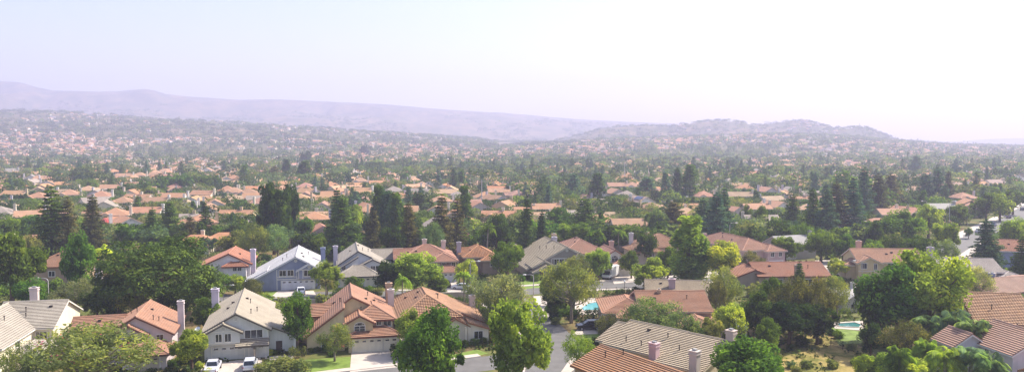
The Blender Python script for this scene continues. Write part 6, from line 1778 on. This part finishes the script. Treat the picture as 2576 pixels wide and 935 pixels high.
def joined_trees(lst, name, label, big):
    rs = np.random.RandomState(3)
    Ps = []; Ts = []; Bs = []; Ti = []; LC = []
    for (kind, tone, x, y, h, w) in lst:
        n = 190 if y < 600 else 110 if y < 950 else 64 if y < 1500 else 36
        s = (w * h) ** .5 / math.sqrt(n) * 1.15
        z = float(ground_z(x, y))
        d = nrm(rs.normal(size=(n, 3))); d[:, 2] = np.where(d[:, 2] < -.6, -d[:, 2], d[:, 2])
        lob = nrm(rs.normal(size=(6, 3)))
        amp = .8 + .25 * np.max(d @ lob.T, axis=1)
        if kind == 'conifer':
            t = rs.rand(n) ** 1.3; r = (1 - t) * w * .5 * (.75 + .35 * rs.rand(n)); a = rs.rand(n) * 6.28
            P = np.stack([r * np.cos(a), r * np.sin(a), h * (.08 + .92 * t)], 1)
        elif kind == 'column':
            t = rs.rand(n); r = w * .5 * np.sin(np.clip(t + .1, 0, 1) * math.pi) ** .4 * (.8 + .3 * rs.rand(n)); a = rs.rand(n) * 6.28
            P = np.stack([r * np.cos(a), r * np.sin(a), h * (.05 + .95 * t)], 1)
        elif kind == 'fanpalm':
            P = np.stack([d[:, 0] * w * .5, d[:, 1] * w * .5, h * .9 + d[:, 2] * w * .4], 1)
        else:
            rr = (.75 + .3 * rs.rand(n)) * amp
            P = np.stack([d[:, 0] * w * .5 * rr, d[:, 1] * w * .5 * rr, h * .56 + d[:, 2] * h * .42 * rr], 1)
        nn = nrm(d + rs.normal(size=(n, 3)) * .5 + np.array([0, 0, .25]))
        T_ = nrm(np.cross(nn, rs.normal(size=(n, 3)))); B_ = np.cross(nn, T_)
        ss = s * (.6 + .8 * rs.rand(n, 1))
        Ps.append(P + np.array([x, y, z])); Ts.append(T_ * ss * .62); Bs.append(B_ * ss * .5)
        Ti.append(.75 + .5 * rs.rand(n))
        base = np.array(srgb(GREENS[tone])) * (1.4 if kind in ('conifer', 'column') else 1.0) * rs.uniform(.8, 1.2)
        LC.append(np.repeat(base[None], n, 0))
    me = quads_mesh(name, np.vstack(Ps), np.vstack(Ts), np.vstack(Bs), np.concatenate(Ti), M['leaf_far'], np.vstack(LC))
    tag(obj(name, me), label, None, None, 'stuff')
joined_trees(rest, 'far_woodland', 'far tree canopy across the valley floor', False)
# brush on the hills
br = []
rs3 = np.random.RandomState(21)
while len(br) < 6500:
    D = rs3.uniform(1400, 4400); px = rs3.uniform(-60, 2640); x = (px - CX) / F * D; z = float(ground_z(x, D))
    if z < 8: continue
    if fbm(x / 210., D / 330.) < .5 + .1 * (z > 150) - (.25 if px > 1420 and D > 2200 else 0): continue
    s = rs3.uniform(5, 11) * (1 + (D - 1400) / 4000)
    br.append(('round', rs3.choice(['dark', 'olive', 'blue', 'deep']), x, D, s * .75, s * 1.5))
joined_trees(br, 'hill_brush', 'dark scrub and tree clumps dotted over the hills', False)
# pale far houses on the lower left hills and on the town hill
hh = []
while len(hh) < 420:
    D = rs3.uniform(1500, 2600); px = rs3.uniform(-40, 1250) if rs3.rand() < .55 else rs3.uniform(1650, 2300); x = (px - CX) / F * D; z = float(ground_z(x, D))
    if z < 6 or fbm(x / 150. + 9, D / 220.) < .47: continue
    hh.append((x, D, rs3.uniform(-30, 30)))
joined_houses(hh, 'hillside_town', 'white specks of houses climbing the far hillsides')

# undergrowth: low ground cover close to the camera
rs4 = np.random.RandomState(31)
P = []
while len(P) < 26000:
    px = rs4.uniform(-60, 2640); py = rs4.uniform(620, 960)
    p = G(px, py)
    P.append((p.x, p.y))
P = np.array(P); keep = np.ones(len(P), bool)
for (hx, hy, hr, _) in HOUSES:
    if hy < 330: keep &= np.hypot(P[:, 0] - hx, P[:, 1] - hy) > hr * .8
for line, w in ROADS:
    for p in line: keep &= np.hypot(P[:, 0] - p.x, P[:, 1] - p.y) > w + .8
for pts, _ in DR + LW + [(DRYP, 0)]: keep &= ~(in_poly(P, [G(*p) for p in pts]) & (rs4.rand(len(P)) > (.1 if _ == 0 else 0)))
P = P[keep]
cn = fbm(P[:, 0] / 9, P[:, 1] / 9)
P = P[cn > .42]; n = len(P)
C = np.repeat(P, 4, 0); n4 = len(C)
Q = np.column_stack([C[:, 0] + rs4.normal(size=n4) * .35, C[:, 1] + rs4.normal(size=n4) * .35, rs4.rand(n4) * .5])
nn = nrm(rs4.normal(size=(n4, 3)) + np.array([0, 0, .8])); T_ = nrm(np.cross(nn, rs4.normal(size=(n4, 3)))); B_ = np.cross(nn, T_)
base = np.array([srgb(GREENS[k]) for k in ('mid', 'olive', 'dark', 'sage', 'brown')])
lc = base[rs4.randint(0, 5, len(C))] * .8
me = quads_mesh('undergrowth', Q, T_ * .32, B_ * .22, .7 + .5 * rs4.rand(n4), M['leaf_far'], lc)
tag(obj('undergrowth', me), 'low ground cover between the houses', None, None, 'stuff')
# ------------------------------------------------------------------ labels for what is not yet named by hand
LM = [(lb, x, y) for (x, y, r, lb) in HOUSES[:N_DET]]
SHORT = {}
names = {}
def size_word(h, kind):
    if kind == 'shrub': return 'tiny' if h < 1.3 else 'small' if h < 1.8 else 'big'
    return 'small' if h < 5 else 'medium' if h < 8 else 'tall' if h < 12 else 'very tall'
for d in PLACED:
    if d['label']: continue
    px, py = project((d['x'], d['y'], 0))
    nm = KNAME[d['kind']][1]
    if py < 470:
        zn = zone(px); lb = f"{TONE[d['tone']]} {nm} in the distant gardens {zn}"
        d['o']['label'] = lb; d['o']['group'] = lb + ', group'
        continue
    best = min(LM, key=lambda l: math.hypot(l[1] - d['x'], (l[2] - d['y'])))
    lm = best[0]
    dx, dy = d['x'] - best[1], d['y'] - best[2]
    rel = 'behind' if dy > abs(dx) else 'before' if -dy > abs(dx) else 'beside'
    w = lm.split(' ')
    for stop in ('with', 'between', 'beside', 'behind', 'at', 'in', 'near', 'next', 'left', 'right', 'facing', 'rising', 'beyond', 'above', 'below', 'half', 'lit', 'framed', 'peeping', 'just', 'glimpsed', 'beneath'):
        if stop in w[3:]: w = w[:3 + w[3:].index(stop)]
    lm2 = ' '.join(w[:7]).rstrip(',')
    lb = f"{size_word(d['h'], d['kind'])} {TONE[d['tone']]} {nm} {rel} the {lm2}"
    names.setdefault(lb, []).append(d)
ORD = ['nearer', 'second', 'third', 'fourth', 'fifth', 'sixth', 'seventh', 'eighth', 'ninth', 'tenth', 'eleventh', 'twelfth']
for lb, ds in names.items():
    for d in ds: d['o']['label'] = ' '.join(lb.split(' ')[:16]).rstrip(',')
    if len(ds) > 1:
        g = 'cluster: ' + lb
        for d in ds: d['o']['group'] = g

for o_ in bpy.data.objects:
    if 'label' in o_.keys() and len(o_['label'].split()) > 16: o_['label'] = ' '.join(o_['label'].split()[:16])
# ------------------------------------------------------------------ haze, sky, sun, camera
hz = MB(); hz.box(-5600, 5600, -150, 5960, -2.0, 460)
m, nt, out = new_mat('haze_air')
pv = N(nt, 'ShaderNodeVolumePrincipled')
pv.inputs['Color'].default_value = (.68, .69, .94, 1)
pv.inputs['Density'].default_value = HAZE
pv.inputs['Anisotropy'].default_value = .2
L(nt, pv.outputs[0], out.inputs['Volume'])
o = obj('haze', hz.mesh('haze', [m], uv=False)); tag(o, 'thin lavender haze filling the valley', None, None, 'stuff')

SUN_AZ, SUN_EL = 62.0, 47.0
w = bpy.data.worlds.new('World'); SC.world = w; w.use_nodes = True
nt = w.node_tree; nt.nodes.clear()
sky = nt.nodes.new('ShaderNodeTexSky'); sky.sky_type = 'NISHITA'; sky.sun_disc = False
sky.sun_elevation = R(SUN_EL); sky.sun_rotation = R(SUN_AZ); sky.altitude = 200
sky.air_density = 1.0; sky.dust_density = 2.0; sky.ozone_density = 1.5
bg = nt.nodes.new('ShaderNodeBackground'); bg.inputs['Strength'].default_value = SKY
tint = nt.nodes.new('ShaderNodeMix'); tint.data_type = 'RGBA'; tint.blend_type = 'MULTIPLY'; tint.inputs['Factor'].default_value = 1
tint.inputs['B'].default_value = (*SKYTINT, 1)
wo = nt.nodes.new('ShaderNodeOutputWorld')
nt.links.new(sky.outputs[0], tint.inputs['A']); nt.links.new(tint.outputs['Result'], bg.inputs['Color']); nt.links.new(bg.outputs[0], wo.inputs['Surface'])
sl = bpy.data.lights.new('sun', 'SUN'); sl.energy = SUN; sl.angle = R(.5); sl.color = (1.0, .93, .82)
so = bpy.data.objects.new('sun', sl); COL.objects.link(so)
sv = Vector((math.cos(R(SUN_EL)) * math.sin(R(SUN_AZ)), math.cos(R(SUN_EL)) * math.cos(R(SUN_AZ)), math.sin(R(SUN_EL))))
so.rotation_euler = sv.to_track_quat('Z', 'Y').to_euler()
so.location = (60, 40, 120)

cam = bpy.data.cameras.new('camera'); co = bpy.data.objects.new('camera', cam); COL.objects.link(co)
cam.sensor_width = 36; cam.lens = 36 * F / 2576
cam.clip_start = 1; cam.clip_end = 30000
co.location = (0, 0, H); co.rotation_euler = (math.pi / 2 - PITCH, 0, 0)
SC.camera = co
SC.view_settings.view_transform = 'Standard'; SC.view_settings.look = 'None'; SC.view_settings.gamma = 1; SC.view_settings.exposure = EXPO
SC.cycles.use_denoising = True
SC.cycles.max_bounces = 6; SC.cycles.diffuse_bounces = 3; SC.cycles.transmission_bounces = 3; SC.cycles.volume_bounces = 1; SC.cycles.transparent_max_bounces = 4
